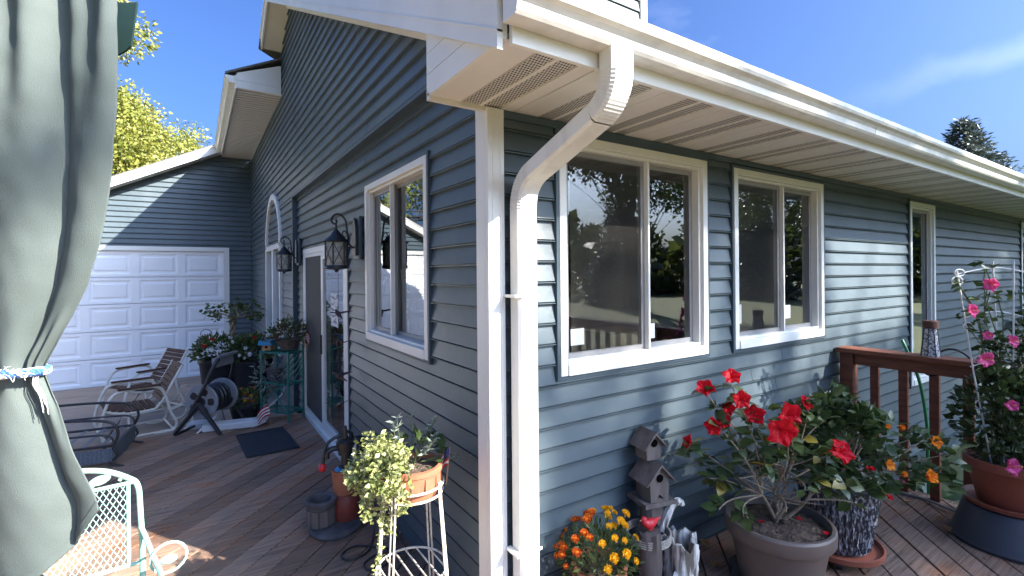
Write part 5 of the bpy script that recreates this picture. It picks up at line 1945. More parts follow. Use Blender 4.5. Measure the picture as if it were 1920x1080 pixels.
mb = MB(); mb.tube(smooth_path([(.05, -.0, .30), (.10, -.02, .42), (.15, -.04, .45), (.16, -.05, .42)], 4), [.022] * 4 + [.02] * 4 + [.014] * 4 + [.004], 7); mb.build('driftwood_branch', M['driftwood'], dp, True)
mb = MB()
for k in range(4):
    mb.tube([(-.05 + (.115) * math.cos(a), .005 + .11 * math.sin(a), .295 + k * .011 + .006 * math.sin(a)) for a in np.linspace(0, 2 * math.pi, 30, endpoint=False)], .006, 6, True)
mb.build('rope', M['rope'], dp, True)

# two-storey rustic birdhouse on the tall post
bh = thing('rustic_birdhouse', 'two level weathered wooden birdhouse standing on the tall post', 'birdhouse', (.85, -.125, .455 + DZ), R(-12))
MB().box((-.095, -.085, 0), (.095, .085, .022)).build('floor_board', M['oldwood'], bh)
def bhouse(z0, w, d, h, y0, hole):
    mb = MB()
    mb.prism([(-w, z0), (w, z0), (w * 1.12, z0 + h), (0, z0 + h + w * 1.1), (-w * 1.12, z0 + h)], lambda p, q: (p[0], q, p[1]), y0 - d, y0 + d)
    b_ = mb.build('house_box', M['oldwood'], bh)
    for sg in (-1, 1):
        r_ = MB()
        r_.prism([(sg * w * 1.65, z0 + h - w * .55), (0, z0 + h + w * 1.12), (0, z0 + h + w * 1.12 + .016), (sg * w * 1.72, z0 + h - w * .50)], lambda p, q: (p[0], q, p[1]), y0 - d - .022, y0 + d + .022)
        r_.build('roof_board', M['oldwood'], bh)
    MB().tube([(0, y0 - d - .001, hole), (0, y0 - d - .004, hole)], .021, 16).build('entry_hole', M['hole'], bh)
    return b_
bhouse(.0222, .055, .062, .125, -.012, .145)
MB().tube([(0, -.074, .052), (0, -.10, .052)], .006, 8).build('perch', M['dark'], bh)
bhouse(.225, .045, .05, .085, .02, .315)
# red bird on the short post
rb_ = thing('red_bird', 'red painted bird figurine perched on the short post', 'figurine', (.73, -.22, .378 + DZ), R(170))
rb_.scale = (.8, .8, .8)
mb = MB()
mb.tube(smooth_path([(-.085, 0, .055), (-.05, 0, .045), (-.02, 0, .036), (.015, 0, .034), (.04, 0, .05), (.055, 0, .062)], 3), [.004, .006, .009, .013, .019, .024, .028, .031, .032, .031, .028, .024, .021, .019, .017, .010], 12)
mb.build('body', M['red'], rb_, True)
MB().blob((.045, 0, .066), (.022, .019, .02), 12, 8).build('head', M['red'], rb_, True)
MB().tube([(.062, 0, .066), (.08, 0, .062)], [.006, .001], 6).build('beak', M['boxwood'], rb_)
MB().lathe([(.022, 0), (.02, .012), (.0, .014)], 12).build('base', M['red'], rb_, True)

# --- red hibiscus
leafA = leaf_mesh('hibiscus_leaf', .080, .058, M['leaf_dark'])
leafB = leaf_mesh('hibiscus_leaf_pale', .080, .058, M['leaf_mid'])
leafY = leaf_mesh('hibiscus_leaf_yellow', .06, .045, M['leaf_varieg'])
M['leaf_fade'] = leaf_mat('fading_leaf', (.30, .24, .03), (.42, .32, .05), scale=20)
leafF = leaf_mesh('hibiscus_leaf_fading', .080, .058, M['leaf_fade'])
pet_red = petal_mesh('red_petal', .062, .058, M['petal_red'])
pet_or = petal_mesh('orange_petal', .05, .052, M['petal_orange'])
pet_pk = petal_mesh('pink_petal', .04, .042, M['petal_pink'])
cen_red = flower_center('red_flower_center', M['petal_red'], M['greenstem'])
cen_or = flower_center('orange_flower_center', M['stamen'], M['greenstem'])
cen_pk = flower_center('pink_flower_center', M['stamen'], M['greenstem'])
random.seed(71)
HX, HY_ = 1.42, -.50
t = thing('red_hibiscus', 'leggy red flowering hibiscus in a large brown pot', 'potted plant', (HX, HY_, DZ + .03))
MB().lathe([(.185, 0), (.195, .005), (.235, .235), (.238, .24), (.258, .245), (.266, .258), (.266, .315), (.258, .325), (.244, .325), (.238, .31), (.232, .27), (0, .262)], 56).build('pot', M['brownpot'], t, True)
so = MB()
nr, na_ = 9, 30
for i in range(nr + 1):
    r_ = .235 * i / nr
    for j in range(na_):
        a = 2 * math.pi * j / na_
        so.v.append((r_ * math.cos(a), r_ * math.sin(a), .285 + .03 * (1 - (i / nr) ** 2) + random.uniform(-.007, .007)))
for i in range(nr):
    for j in range(na_):
        j2 = (j + 1) % na_
        so.face((i * na_ + j, (i + 1) * na_ + j, (i + 1) * na_ + j2, i * na_ + j2))
so.build('soil', M['soil'], t, True)
# camera-facing frame of the plant, for reading off the photograph: u to the right, v up
UU = Vector((.8368, -.5475, 0))
VV = Vector((.5475, .8368, 0))
def hp_(u, v, w=0):
    return UU * u + VV * w + Vector((0, 0, v))
main = [(-.02, .47, 0), (.06, .50, .04), (-.10, .46, -.03), (.12, .45, -.06), (.0, .42, -.08)]
mbS = MB()
trunk_top = [hp_(*m_) for m_ in main]
for m_ in trunk_top:
    tall_stem(mbS, (random.uniform(-.02, .02), random.uniform(-.02, .02), .28), m_, .011, .007, .02, 6, 8)
tips = [(-.47, .72, .02), (-.36, .99, .05), (-.22, 1.03, .06), (-.20, .94, 0), (-.33, .83, -.02), (-.02, .86, -.1), (.03, .92, .0), (.20, .95, .04), (.22, .73, -.12), (-.26, .88, .1), (-.10, .84, .08), (.10, .80, .10), (.30, .82, .08),
        (-.38, .56, -.05), (-.36, .42, -.10), (-.25, .40, -.14), (.28, .56, -.12), (.33, .45, -.10), (.40, .60, .0), (.16, .62, -.14), (-.12, .66, -.12), (.05, .62, .16), (-.44, .62, .06), (.0, .70, .05), (.34, .66, .12)]
leafpts = []
for i, tp in enumerate(tips):
    p1 = hp_(*tp)
    p0 = min(trunk_top, key=lambda q: (q - p1).length + random.uniform(0, .1))
    pts = tall_stem(mbS, p0, p1, .0055, .0026, .04, 7, 6)
    for q in range(3, 7):
        for k in range(2 if q < 5 else 3):
            leafpts.append((pts[q], (pts[q] - pts[q - 1]).normalized()))
for k in range(34):
    a = random.uniform(0, 6.28)
    h0 = random.uniform(.30, .62)
    b_ = Vector((random.uniform(-.04, .04), random.uniform(-.04, .04), h0))
    e_ = b_ + Vector((math.cos(a), math.sin(a), random.uniform(-.1, .8))).normalized() * random.uniform(.12, .30)
    tall_stem(mbS, b_, e_, .0042, .0018, .03, 5, 5)
    if k % 2:
        leafpts.append((e_, (e_ - b_).normalized()))
mbS.build('stems', M['stem'], t, True)
for p, d in leafpts * 2:
    if random.random() < (.12 if p.z > .52 else .68):
        continue
    dd = (d * .3 + rdir(-.6, .5)).normalized()
    me_ = random.choices([leafA, leafB, leafF], [5, 4, .35])[0]
    link('leaf', me_, t, mw=frame_mat(p + dd * .01, dd, Vector((random.uniform(-.5, .5), random.uniform(-.5, .5), 1)), random.uniform(.6, 1.15), random.uniform(-.6, .6)))
flw = [(-.47, .73, .0, (-.9, .35, -.3), .75), (-.365, 1.0, .05, (-.3, .6, -.6), 1.0), (-.22, 1.06, .06, (.0, .6, -.6), .95), (-.21, .965, -.02, (.0, .3, -.9), .95), (-.355, .83, -.03, (-.4, .1, -.8), .9), (-.30, .85, .0, (.3, .2, -.9), .8),
       (-.07, .85, -.14, (-.05, -.12, -1), 1.45), (.0, .90, -.08, (.25, .12, -.9), 1.3), (-.13, .88, -.02, (-.4, .4, -.7), 1.0), (.155, .925, .03, (.3, .4, -.6), .8), (.22, .73, -.16, (.15, .55, -.6), 1.15), (-.24, .90, .06, (-.1, .1, -.8), .7)]
for u, v, w, d, s_ in flw:
    dv = UU * d[0] + Vector((0, 0, 1)) * d[1] + VV * d[2]
    place_flower(t, hp_(u, v, w), dv, cen_red, pet_red, s_, 5, 1.0)
for k in range(7):
    a = random.uniform(0, 6.28); r_ = random.uniform(.10, .2)
    link('fallen_petal', pet_red if k < 3 else leafF.copy() if False else pet_red, t, mw=Matrix.Translation((r_ * math.cos(a), r_ * math.sin(a) - .02, .315)) @ Matrix.Rotation(a, 4, 'Z') @ Matrix.Scale(.5, 4)) if k < 3 else None
sa = MB().lathe([(.20, 0), (.235, .006), (.25, .035), (.242, .037), (.228, .012), (0, .010)], 48).build('pot_saucer', M['blackplastic'], None, True, loc=(HX, HY_, DZ + .004), label='black saucer under the large brown hibiscus pot', cat='saucer')

# --- orange hibiscus bush in a textured grey pot on a red wheeled caddy
CX, CY = 1.96, -.56
t = thing('plant_caddy', 'terracotta coloured wheeled plant caddy under the grey textured pot', 'plant caddy', (CX, CY, DZ))
MB().lathe([(.20, .062), (.222, .066), (.226, .095), (.215, .098), (.205, .075), (0, .072)], 44).build('tray', M['terraplastic'], t, True)
for k in range(4):
    a = R(25 + 90 * k)
    c_ = MB().box((.145 * math.cos(a) - .012, .145 * math.sin(a) - .012, .035), (.145 * math.cos(a) + .012, .145 * math.sin(a) + .012, .061)).build('caster', M['pvc'], t)
    wv = Vector((-math.sin(a), math.cos(a), 0)) * .011
    c0 = Vector((.15 * math.cos(a), .15 * math.sin(a), .024))
    MB().tube([c0 - wv, c0 + wv], .022, 14).build('wheel', M['dark'], c_)
random.seed(81)
t = thing('orange_hibiscus', 'dense green hibiscus bush with orange blooms in a ribbed grey pot', 'potted plant', (CX, CY, DZ + .078))
pm = MB()
nn = 72
prof = [(.145, 0), (.152, .01)] + [(.152 + .058 * k / 22, .01 + .36 * k / 22) for k in range(1, 23)]
k0 = 0
for i, (r_, z) in enumerate(prof):
    for j in range(nn):
        a = 2 * math.pi * j / nn
        rib = .0065 * (1 if (j % 2) else -1) * (1 if 1 < i < len(prof) - 1 else 0) * random.uniform(.4, 1.5)
        pm.v.append(((r_ + rib) * math.cos(a), (r_ + rib) * math.sin(a), z))
for i in range(len(prof) - 1):
    for j in range(nn):
        j2 = (j + 1) % nn
        pm.face((i * nn + j, i * nn + j2, (i + 1) * nn + j2, (i + 1) * nn + j))
pm.face(tuple(range(nn))[::-1])
pm.lathe([(.21, .37), (.195, .372), (.185, .34), (0, .335)], nn)
M['ribpot'] = mat('ribbed_grey_pot', (.36, .37, .40), (.04, .044, .052), 95, .38, (1, 1, .3), bump=.8, bscale=120, lo=.42, hi=.50, detail=3)
pm.build('pot', M['ribpot'], t)
MB().lathe([(.19, .345), (0, .355)], 30).build('soil', M['soil'], t, True)
mb = MB()
tips = []
for k in range(46):
    d = rdir(.05, 1)
    p = Vector((d.x * .30, d.y * .30, .36 + d.z * .52)) * random.uniform(.82, 1.0)
    p.z = max(p.z, .46)
    tall_stem(mb, (random.uniform(-.03, .03), random.uniform(-.03, .03), .34), p, .007, .0025, .04, 5, 5)
    tips.append(p)
for k in range(11):                     # long side shoots to the right, through the railing
    u = random.uniform(.30, .58)
    p = UU * u + VV * random.uniform(-.12, .15) + Vector((0, 0, .42 + random.uniform(-.05, .30) * (1 - u * .6)))
    tall_stem(mb, (0, 0, .38), p, .006, .0025, .05, 5, 5)
    tips.append(p)
mb.build('stems', M['stem'], t, True, kind='stuff')
cands = []
for p in tips:
    for k in range(17):
        q = p + rdir() * random.uniform(.01, .085)
        cands.append((q, (q - Vector((0, 0, .35))).normalized()))
random.shuffle(cands)
cands.sort(key=lambda c: c[0].dot(VV) + random.uniform(-.15, .15))
for q, d in cands[:300]:
    dd = (d * .5 + rdir(-.5, .6)).normalized()
    link('leaf', random.choices([leafA, leafB], [3, 1])[0], t, mw=frame_mat(q, dd, Vector((random.uniform(-.6, .6), random.uniform(-.6, .6), 1)), random.uniform(.65, 1.1), random.uniform(-.6, .6)))
P = [tuple(q) for q, d in cands[300:]]
D = [tuple(d + rdir() * .6) for q, d in cands[300:]]
P2, D2 = fill_cloud((0, 0, .60), (.25, .25, .25), 420, -.6)
cloud('foliage', P + P2, D + D2, .058, M['leaf_dark'], t, .7, seed=20, kind='stuff')
for u, v, w, s_, op in ((.06, .575, -.30, .75, .8), (.45, .63, -.12, 1.0, .72), (.355, .47, -.20, 1.0, .72), (.10, .76, -.24, .5, .5), (.30, .70, -.08, .62, .4), (.17, .51, -.26, .55, .5)):
    place_flower(t, UU * u + VV * w + Vector((0, 0, v)), UU * .2 - VV * .8 + Vector((0, 0, .3)), cen_or, pet_or, s_, 5, op)
for u, v, w in ((.18, .46, -.24), (.10, .38, -.25)):
    link('faded_bloom', pom_pk if v > .4 else pom_red, t, mw=Matrix.Translation(UU * u + VV * w + Vector((0, 0, v))) @ Matrix.Scale(.8, 4))
for u, v, w in ((-.02, .55, -.29), (-.06, .45, -.28)):
    link('faded_bloom', pom_red, t, mw=Matrix.Translation(UU * u + VV * w + Vector((0, 0, v))) @ Matrix.Scale(.75, 4))

# --- upturned charcoal pot carrying the pink mandevilla
MX, MY = 2.98, -1.07
mb = MB()
mb.lathe([(.275, 0), (.275, .02), (.262, .03), (.205, .215), (.195, .222), (0, .222)], 52)
o = mb.build('upturned_pot', M['greypot'], None, True, loc=(MX, MY, DZ + .003), label='upturned charcoal pot used as a stand for the pink flowers', cat='pot')
MB().lathe([(.278, .004), (.280, .008), (.280, .016), (.277, .019)], 52).build('rim_band', M['greypot'], o, True)
random.seed(91)
t = thing('pink_mandevilla', 'climbing pink flowered plant in a terracotta coloured pot by the railing', 'potted plant', (MX, MY, .208))
MB().lathe([(.165, 0), (.20, .006), (.215, .035), (.207, .037), (.192, .014), (.15, .012)], 48).build('saucer', M['terraplastic'], t, True)
MB().lathe([(.135, .0145), (.14, .02), (.185, .225), (.19, .23), (.205, .235), (.208, .285), (.19, .286), (.18, .25), (0, .245)], 48).build('pot', M['terraplastic'], t, True)
MB().lathe([(.181, .252), (0, .262)], 30).build('soil', M['soil'], t, True)
# white wire trellis
for (u0, u1, top) in ((-.10, -.30, 1.44), (-.02, -.08, 1.5), (.10, .16, 1.52), (.03, .05, 1.50)):
    MB().tube([UU * u0 + Vector((0, 0, .26)), UU * (u0 + (u1 - u0) * .5) + Vector((0, 0, .8)), UU * u1 + Vector((0, 0, top))], .0045, 6).build('trellis_wire', M['pvc'], t)
for z, a, b in ((.55, -.17, .10), (.85, -.22, .12), (1.15, -.26, .14), (1.42, -.30, .17)):
    MB().tube(smooth_path([UU * a + VV * .005 + Vector((0, 0, z)), UU * ((a + b) / 2) + VV * .005 + Vector((0, 0, z + .04)), UU * b + VV * .005 + Vector((0, 0, z))], 5), .0035, 6).build('trellis_tie', M['pvc'], t, True)
for u, z, r_ in ((-.30, 1.38, .035), (-.285, 1.43, .03), (-.235, 1.10, .03), (-.15, .62, .045), (.02, .68, .03)):
    MB().tube([UU * (u + r_ * math.cos(a)) + Vector((0, 0, z + r_ * .7 * math.sin(a))) for a in np.linspace(0, 2 * math.pi, 16, endpoint=False)], .0035, 6, True).build('plant_tie', M['pvc'], t, True)
mb = MB()
vinepts = []
for k in range(24):
    u0 = random.uniform(-.08, .1)
    ph = random.uniform(0, 6)
    top = random.uniform(.7, 1.56)
    u1 = random.uniform(-.26, .20)
    if top > 1.2:
        u1 = random.choice([-.28, -.10, .12, .18, -.02])
    pts = []
    for i in range(12):
        q = i / 11
        pts.append(UU * (u0 + (u1 - u0) * q + .03 * math.sin(q * 9 + ph)) + VV * (.03 * math.cos(q * 9 + ph)) + Vector((0, 0, .26 + (top - .26) * q)))
    mb.tube(pts, .0032, 5)
    vinepts += pts[1:]
mb.build('vines', M['greenstem'], t, True, kind='stuff')
leafM = leaf_mesh('mandevilla_leaf', .074, .043, M['leaf_mid'])
leafM2 = leaf_mesh('mandevilla_leaf_dark', .074, .043, M['leaf_dark'])
cnt = 0
P, D = [], []
for p in vinepts:
    for k in range(3):
        d = rdir(-.4, .6)
        p = p + rdir() * .02
        if cnt < 280:
            link('leaf', random.choice([leafM, leafM2]), t, mw=frame_mat(p, d, Vector((0, 0, 1)), random.uniform(.7, 1.2), random.uniform(-.5, .5)))
            cnt += 1
        else:
            P.append(tuple(p)); D.append(tuple(d))
P2, D2 = fill_cloud((0, 0, .52), (.25, .25, .33), 800, -.85)
cloud('foliage', P + P2, D + D2, .055, M['leaf_dark'], t, .6, seed=22, kind='stuff')
for u, v, w, s_ in ((-.20, .32, -.20, 1.05), (-.13, .27, -.24, .9), (.02, .33, -.26, 1.1), (-.02, .62, -.24, 1.15), (.05, .66, -.20, 1.1), (-.02, .75, -.2, .9), (-.16, .66, -.18, .7), (-.24, .92, -.10, .95), (-.28, 1.20, -.05, .9), (-.15, 1.36, -.05, .85), (.06, .95, -.12, .8), (-.08, 1.02, -.10, .8), (.10, .80, -.16, .9), (.12, 1.05, -.1, .9), (-.17, 1.05, -.05, .6)):
    place_flower(t, UU * u + VV * w + Vector((0, 0, v)), UU * random.uniform(-.5, .4) - VV * .9 + Vector((0, 0, random.uniform(-.1, .4))), cen_pk, pet_pk, s_ * 1.4, 5, .95)

# ------------------------------------------------------------------ railing
RX = 3.27
t = thing('deck_railing', 'red brown stained wooden railing along the end of the deck', 'railing', (RX, 0, DZ))
def rail_box(a, b, name):
    o = MB().box(a, b).build(name, M['railwood'], t)
    bevel(o, .005)
for y in (-.045, -1.75, -3.4):
    rail_box((-.05, y - .095, 0), (.05, y, 1.015), 'post')
rail_box((-.09, -3.55, 1.016), (.09, -.03, 1.052), 'top_cap')
for (ya, yb) in ((-.141, -1.749), (-1.846, -3.399)):
    rail_box((-.022, yb, .92), (.02, ya, 1.0145), 'top_rail')
y = -.26
while y > -3.4:
    if not any(abs(y - q) < .13 for q in (-.09, -1.8, -3.45)):
        rail_box((.021, y - .029, -.02), (.058, y + .029, 1.013), 'baluster')
    y -= .185

# glass lantern on the rail
ln = thing('glass_lantern', 'tapered silver mosaic glass lantern with a rusty cap on the railing', 'lantern', (RX + .0, -.62, 1.052 + DZ))
for k in range(8):
    a0, a1 = 2 * math.pi * k / 8, 2 * math.pi * (k + 1) / 8
    mb = MB()
    for z in (.0, .20):
        r_ = .058 - z * .10
        for a in (a0 + .03, a1 - .03):
            for rr in (r_, r_ - .005):
                mb.v.append((rr * math.cos(a), rr * math.sin(a), z))
    for q in ((0, 2, 6, 4), (1, 5, 7, 3), (0, 4, 5, 1), (2, 3, 7, 6), (0, 1, 3, 2), (4, 6, 7, 5)):
        mb.face(q)
    mb.build('glass_panel', M['mosaic'], ln)
    MB().tube([(.0585 * math.cos(a0), .0585 * math.sin(a0), 0), (.0385 * math.cos(a0), .0385 * math.sin(a0), .2)], .003, 5).build('lead_strip', M['dark'], ln)
M['rust'] = mat('rusty_cap', (.13, .06, .035), (.08, .035, .025), 30, .8)
MB().lathe([(.03, .2005), (.046, .203), (.048, .25), (.04, .258), (0, .262)], 20).build('cap', M['rust'], ln, True)

# black shepherd crook beyond the railing, and a green hose
t = thing('shepherd_crook', 'black shepherd crook leaning over the railing with a small dish', 'garden hook', (3.42, -.95, -.75))
pts = smooth_path([(.02, -.08, 0), (-.02, -.02, 1.0), (-.05, .05, 1.55), (-.07, .12, 1.76), (-.09, .20, 1.835), (-.10, .28, 1.82), (-.11, .33, 1.74), (-.11, .335, 1.66)], 6)
MB().tube(pts, .008, 8).build('crook', M['dark'], t, True)
MB().lathe([(0, -.01), (.03, -.006), (.045, .006), (.04, .006), (0, -.004)], 18, (-.11, .335, 1.64)).build('dish', M['dark'], t, True)
for k in range(3):
    a = k * 2.1
    MB().tube([(-.11, .335, 1.67), (-.11 + .04 * math.cos(a), .335 + .04 * math.sin(a), 1.645)], .0018, 4).build('chain', M['dark'], t)
link('flower', cen_pk, t, mw=Matrix.Translation((-.125, .31, 1.675)))
pts = smooth_path([(3.36, -.42, 1.12), (3.35, -.47, 1.0), (3.39, -.52, .80), (3.42, -.55, .5), (3.40, -.56, .2), (3.42, -.56, -.3), (3.5, -.5, -.74)], 6)
MB().tube(pts, .011, 8).build('garden_hose', M['hosegreen'], None, True, label='green garden hose hanging down behind the railing balusters', cat='hose')
random.seed(95)
t = thing('pale_tubing', 'loop of pale grey tubing lying on the deck under the railing', 'tubing', (3.2, -.5, DZ))
for dz_, off in ((.012, 0),):
    pts = smooth_path([(.03, .34, dz_), (-.02, .20, dz_), (.02, .04, dz_), (.03, -.10, dz_), (-.04, -.26, dz_ + .01), (-.01, -.38, dz_), (.03, -.45, dz_ + .015), (-.02, -.52, dz_), (.06, -.62, dz_)], 6)
    MB().tube(pts, .0095, 8).build('tube', M['tubing'], t, True)
    pts = smooth_path([(-.02, -.30, dz_ + .012), (.03, -.36, dz_ + .02), (-.03, -.44, dz_ + .014), (.05, -.50, dz_ + .01)], 6)
    MB().tube(pts, .0095, 8).build('tube', M['tubing'], t, True)

# fallen leaves on the deck
leafD = leaf_mesh('dry_leaf', .075, .06, M['deadleaf'], .5, -.25)
for i, (x, y, s_, lab) in enumerate(((1.40, -.10, 1.0, 'pale dry leaf on the boards between driftwood and brown pot'), (1.30, -.22, 1.3, 'broad brown dry leaf lying just left of the brown pot'), (2.93, -.73, .8, 'curled yellow leaf lying on the deck in front of the railing'),
                                  (2.80, -.86, .9, 'curled tan leaf lying beside the upturned charcoal pot'), (3.10, -.55, .9, 'pinkish dry leaf on the deck below the pale tubing'), (1.72, -.80, 1.0, 'rusty folded leaf on the deck at the foot of the caddy'))):
    link('fallen_leaf', leafD, None, mw=Matrix.Translation((x, y, DZ + .014)) @ Matrix.Rotation(i * 1.9, 4, 'Z') @ Matrix.Scale(s_, 4), label=lab, cat='leaf', group='dry leaves on the deck')
leafS = leaf_mesh('tiny_leaf', .03, .02, M['deadleaf'], .5, -.2)
random.seed(97)
P, D = [], []
for k in range(46):
    if random.random() < .5:
        x, y = random.uniform(-.12, -.09), random.uniform(1.9, 4.2)
    else:
        x, y = random.uniform(.8, 3.2), -random.uniform(.03, 1.1)
    P.append((x, y, DZ + .012)); D.append((random.uniform(-1, 1), random.uniform(-1, 1), .1))
cloud('leaf_litter', P, D, .028, M['deadleaf'], None, .6, seed=33, kind='stuff')['label'] = 'bits of dry leaf scattered along the deck by the walls'

# ------------------------------------------------------------------ garden bed beyond the railing
def hosta(loc, n, L, label, seed):
    random.seed(seed)
    t = thing('garden_plant', label, 'plant', loc, 0, 'green plants beyond the railing')
    me_ = leaf_mesh('broad_leaf', L, L * .42, M['leaf_hosta'], .35, .35)
    for k in range(n):
        a = random.uniform(0, 6.28)
        d = Vector((math.cos(a), math.sin(a), random.uniform(.3, 1.3))).normalized()
        stem_top = Vector((math.cos(a) * .08, math.sin(a) * .08, random.uniform(.1, .45)))
        link('leaf', me_, t, mw=frame_mat(stem_top, d, Vector((0, 0, 1)), random.uniform(.7, 1.2), random.uniform(-.3, .3)))
    mb = MB()
    for k in range(10):
        a = k * .63
        mb.tube([(0, 0, 0), (math.cos(a) * .05, math.sin(a) * .05, .25), (math.cos(a) * .1, math.sin(a) * .1, .42)], .006, 5)
    mb.build('stems', M['greenstem'], t, True, kind='stuff')
hosta((3.85, -.45, -.75), 46, .34, 'broad leaved green plant outside the railing nearest the house wall', 101)
hosta((4.0, -1.0, -.75), 50, .36, 'tall broad leaved plant behind the railing beside the pink flowers', 102)
hosta((4.5, -.7, -.75), 40, .34, 'green plant further out beyond the railing and crook', 103)
hosta((3.75, -1.55, -.75), 40, .34, 'green plant outside the railing behind the upturned pot', 104)

# ------------------------------------------------------------------ trees
def tree(name, label, base, trunk_h, trunk_r, crown_c, crown_r, n, leaf, m, seed, group, clumps=26, conifer=False, ratio=.6, bare=.0, bark='bark', reject=None):
    rg = np.random.default_rng(seed)
    random.seed(seed)
    t = thing(name, label, 'tree', base, 0, group)
    mb = MB()
    top = Vector(crown_c) - Vector(base)
    hh = top.z + (crown_r[2] * .9 if conifer else crown_r[2] * .2)
    pts = [(0, 0, 0), (top.x * .15, top.y * .15, hh * .3), (top.x * .6, top.y * .6, hh * .65), (top.x, top.y, hh)]
    pts = smooth_path(pts, 5)
    mb.tube(pts, [trunk_r * (1 - .85 * i / (len(pts) - 1)) for i in range(len(pts))], 10)
    P, D = [], []
    cc = np.array(crown_c) - np.array(base)
    if conifer:
        H0 = top.z + crown_r[2]
        z = top.z - crown_r[2]
        while z < H0 - .1:
            q = (H0 - z) / (2 * crown_r[2])
            L = crown_r[0] * q ** .85
            nb = max(5, int(12 * q) + 4)
            a0 = rg.uniform(0, 6)
            for k in range(nb):
                a = a0 + 2 * math.pi * k / nb + rg.uniform(-.15, .15)
                LL = L * rg.uniform(.75, 1.1)
                tip = Vector((cc[0] + LL * math.cos(a), cc[1] + LL * math.sin(a), z - LL * .12 + .25 * LL * rg.uniform(0, .6)))
                mb.tube([(cc[0], cc[1], z), tuple(tip)], [.03, .008], 4)
                for w in range(max(3, int(n * LL))):
                    u = rg.uniform(.15, 1.02)
                    b_ = Vector((cc[0], cc[1], z)).lerp(tip, u)
                    P.append((b_.x + rg.normal(0, .09), b_.y + rg.normal(0, .09), b_.z + rg.normal(0, .07)))
                    D.append((math.cos(a) + rg.normal(0, .6), math.sin(a) + rg.normal(0, .6), rg.normal(.1, .5)))
            z += .17 + .22 * q
    else:
        cl = []
        for k in range(clumps):
            d = rdir(-.6, 1)
            q = random.uniform(.45, 1) ** .5
            c = Vector((cc[0] + d.x * crown_r[0] * q * .82, cc[1] + d.y * crown_r[1] * q * .82, cc[2] + d.z * crown_r[2] * q * .82))
            cl.append((c, random.uniform(.55, 1.15)))
            tall_stem(mb, pts[-1 - random.randint(0, 8)], c, trunk_r * .22, trunk_r * .05, .3, 5, 5)
        per = n // clumps
        rm = min(crown_r) * .42
        for c, s_ in cl:
            for w in range(per):
                d = rdir()
                q = random.random() ** .45 * rm * s_
                p = (c.x + d.x * q, c.y + d.y * q, c.z + d.z * q * .8)
                if reject and reject(p[0] + base[0], p[1] + base[1], p[2] + base[2]):
                    continue
                P.append(p)
                D.append((d.x + rg.normal(0, .7), d.y + rg.normal(0, .7), d.z * .6 + rg.normal(0, .7) - .2))
    mb.build('trunk', M[bark], t, True)
    cloud('crown', P, D, leaf, m, t, ratio, seed=seed, fold=.3)
    return t

BT = 'trees beyond the house'
tree('maple_tree', 'tall yellow green tree whose branch tips show beside the curtain top', (-8.4, 29.0, -.75), 8, .35, (-8.0, 29.0, 13.3), (5.5, 4.5, 5.0), 15000, .22, M['leaf_autumn'], 201, BT, 46)
tree('rounded_tree', 'rounded yellow green tree rising over the garage roof', (-6.4, 33.0, -.75), 4, .3, (-6.0, 33.0, 8.6), (4.3, 4.3, 4.6), 26000, .2, M['leaf_autumn'], 202, BT, 60)
tree('low_tree', 'smaller yellow green tree peeking over the garage roof by the upper eave', (-2.2, 35.0, -.75), 4, .25, (-2.2, 35.0, 8.4), (2.6, 2.6, 2.9), 12000, .17, M['leaf_autumn'], 203, BT, 34)
tree('side_tree', 'yellow green tree mirrored in the slider window, off to the left', (-13.5, 30, -.75), 3, .3, (-13, 30, 6.0), (5.4, 4.5, 5.2), 9000, .26, M['leaf_autumn'], 206, BT, 40)
tree('spruce_tree', 'blue green spruce top beyond the long gutter at the right', (31.5, 6.0, -.75), 9, .25, (31.2, 6.0, 4.3), (5.4, 5.4, 5.0), 62, .28, M['leaf_spruce'], 204, BT, conifer=True, ratio=.28)
tree('far_tree', 'dark tree tip at the far right end of the gutter', (46, 4.6, -.75), 5, .25, (46, 4.6, 5.6), (3.0, 3.0, 3.2), 7000, .25, M['leaf_spruce'], 205, BT, 24)

# trees on the sunny side of the yard: they shade the wall and show in the window glass
def keep_shade(x, y, z):
    """how much leaf stands between the sun and a spot of the long wall (crown gaps shaped to place the sun patches)"""
    tt = -y
    xw = x - .65 * tt
    zw = z - .77 * tt
    if zw > 2.5:
        return .6
    if zw < -1.5 and xw < 1.6:
        return .04  # crowns opened here so sunlit deck bounces warm light
    if xw < .24:
        return 0 if zw > -.45 else .4
    if zw < .72 + .10 * math.sin(xw * 2.1):
        return .76 + .24 * math.sin(xw * 3.1 + 2 * math.sin(zw * 2.2)) * math.sin(zw * 4.1 + xw)
    s_ = math.sin(xw * 5.1 + 1.2 * math.sin(zw * 4)) * math.sin(zw * 6.3 + 1.7 * xw)
    if xw < 1.55:
        return .38 + .4 * s_
    if xw < 3.05:
        return .26 + .35 * s_ if zw < 1.25 else .75
    if xw < 4.75:
        return 0 if zw > .98 else .34 + .34 * s_
    if xw < 7:
        return .8
    return .55 + .4 * s_
rr_ = random.Random(5)
def rej(x, y, z):
    return rr_.random() > keep_shade(x, y, z)
YT = 'yard trees facing the long wall'
for i, (cx, cy, cz, rx, rz_, lab) in enumerate(((13.4, -19.2, 14.0, 4.4, 4.6, 'tall yard oak nearest the deck, across from the house corner'), (18.6, -20.0, 14.2, 4.8, 4.8, 'tall yard oak across from the middle windows'), (24.2, -20.5, 14.6, 4.8, 4.8, 'tall yard oak across from the far window'))):
    tree('yard_oak', lab, (cx + (-1.9, 4.4, -1.3)[i], cy - .3, -.75), 9, .34, (cx, cy, cz), (rx, 3.8, rz_), 15000, .21, M['leaf_shade'], 300 + i, YT, 60, reject=rej, ratio=.75)
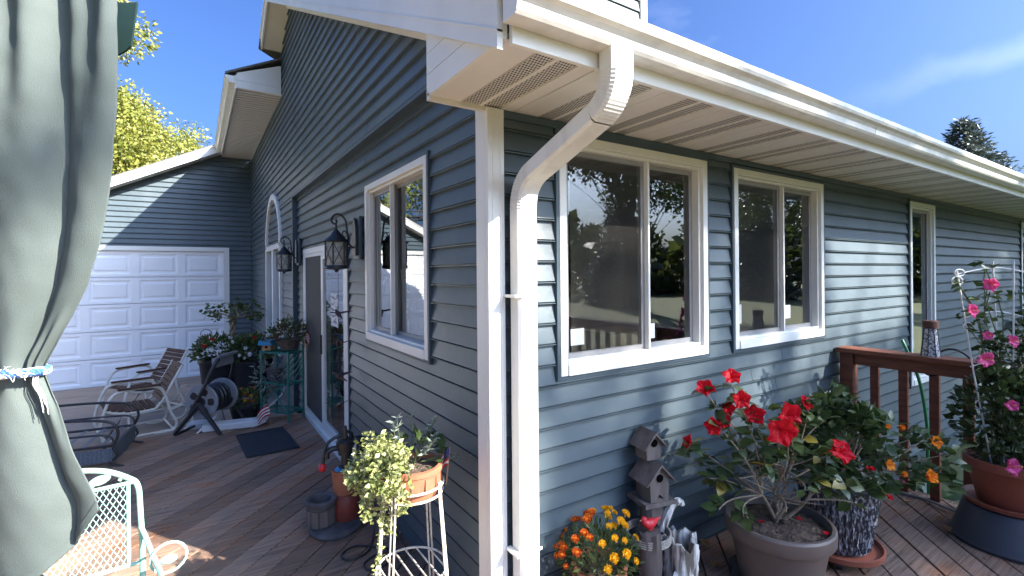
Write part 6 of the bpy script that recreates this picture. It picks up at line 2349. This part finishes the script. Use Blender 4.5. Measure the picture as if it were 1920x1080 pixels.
for i, (cx, cy, cz, rx, rz_, lab) in enumerate(((23.0, -18.8, 6.8, 3.4, 2.9, 'low spreading maple reflected in the right half of the left window'), (17.2, -17.5, 7.7, 3.6, 2.5, 'low spreading maple reflected at the top of the left window'), (34.0, -16.5, 6.0, 4.0, 3.6, 'low spreading maple reflected in the second window'))):
    tree('yard_maple', lab, (cx + (-.9, 3.8, .5)[i], cy - .3, -.75), 4, .14, (cx, cy, cz), (rx, 3.0, rz_), 3800, .22, M['leaf_mid'], 310 + i, YT, 34, ratio=.75)
tree('yard_spruce', 'spruce reflected in the left window of the long wall', (24.5, -24.0, -.75), 7, .25, (24.5, -24, 2.9), (2.0, 2.0, 3.5), 26, .3, M['leaf_spruce'], 320, YT, conifer=True, ratio=.3)
tree('yard_spruce', 'taller spruce reflected in the second window of the long wall', (40, -22, -.75), 12, .3, (40, -22, 5.0), (3.4, 3.4, 5.6), 18, .42, M['leaf_spruce'], 321, YT, conifer=True, ratio=.3)
for i, (x, y, r_) in enumerate(((47, -12, 4), (66, -15, 5), (16, -46, 5), (30, -48, 6), (45, -44, 6), (58, -36, 6), (70, -30, 6), (82, -20, 6), (-42, 4, 6), (-40, 24, 6))):
    tree('border_tree', 'green tree %s of the yard border' % ['mirrored in the tall narrow window', 'beyond the one mirrored in the tall narrow window', 'straight behind the spruce', 'right of the spruce', 'behind the taller spruce', 'far along the long wall', 'farther along the long wall', 'at the far end', 'left of the garage', 'beyond the garage corner'][i],
         (x, y, -.75), 4, .3, (x, y, 4.2 + (i % 3)), (r_, r_, 4.4 + (i % 3)), 3600, .55, M['leaf_shade'], 340 + i, YT, 22, ratio=.7)

# far-off wood round the yard
rgw = np.random.default_rng(77)
nw = 26000
aw = rgw.uniform(0, 2 * math.pi, nw)
rw = rgw.uniform(38, 66, nw)
hw_ = 5.5 + 2.2 * np.sin(aw * 9) + 1.6 * np.sin(aw * 23 + 1) + 1.0 * np.sin(aw * 51)
zw_ = -.7 + hw_ * rgw.uniform(0, 1, nw) ** .8
Pw = np.stack([8 + rw * np.cos(aw) * 1.25, -2 + rw * np.sin(aw), zw_], 1)
keepw = ~((Pw[:, 1] > 2) & (Pw[:, 0] > -70))
cloud('far_wood', Pw[keepw], rgw.normal(size=(nw, 3))[keepw], 1.5, M['leaf_shade'], None, .8, seed=78, kind='stuff')['label'] = 'distant belt of dark trees closing the far side of the yard'
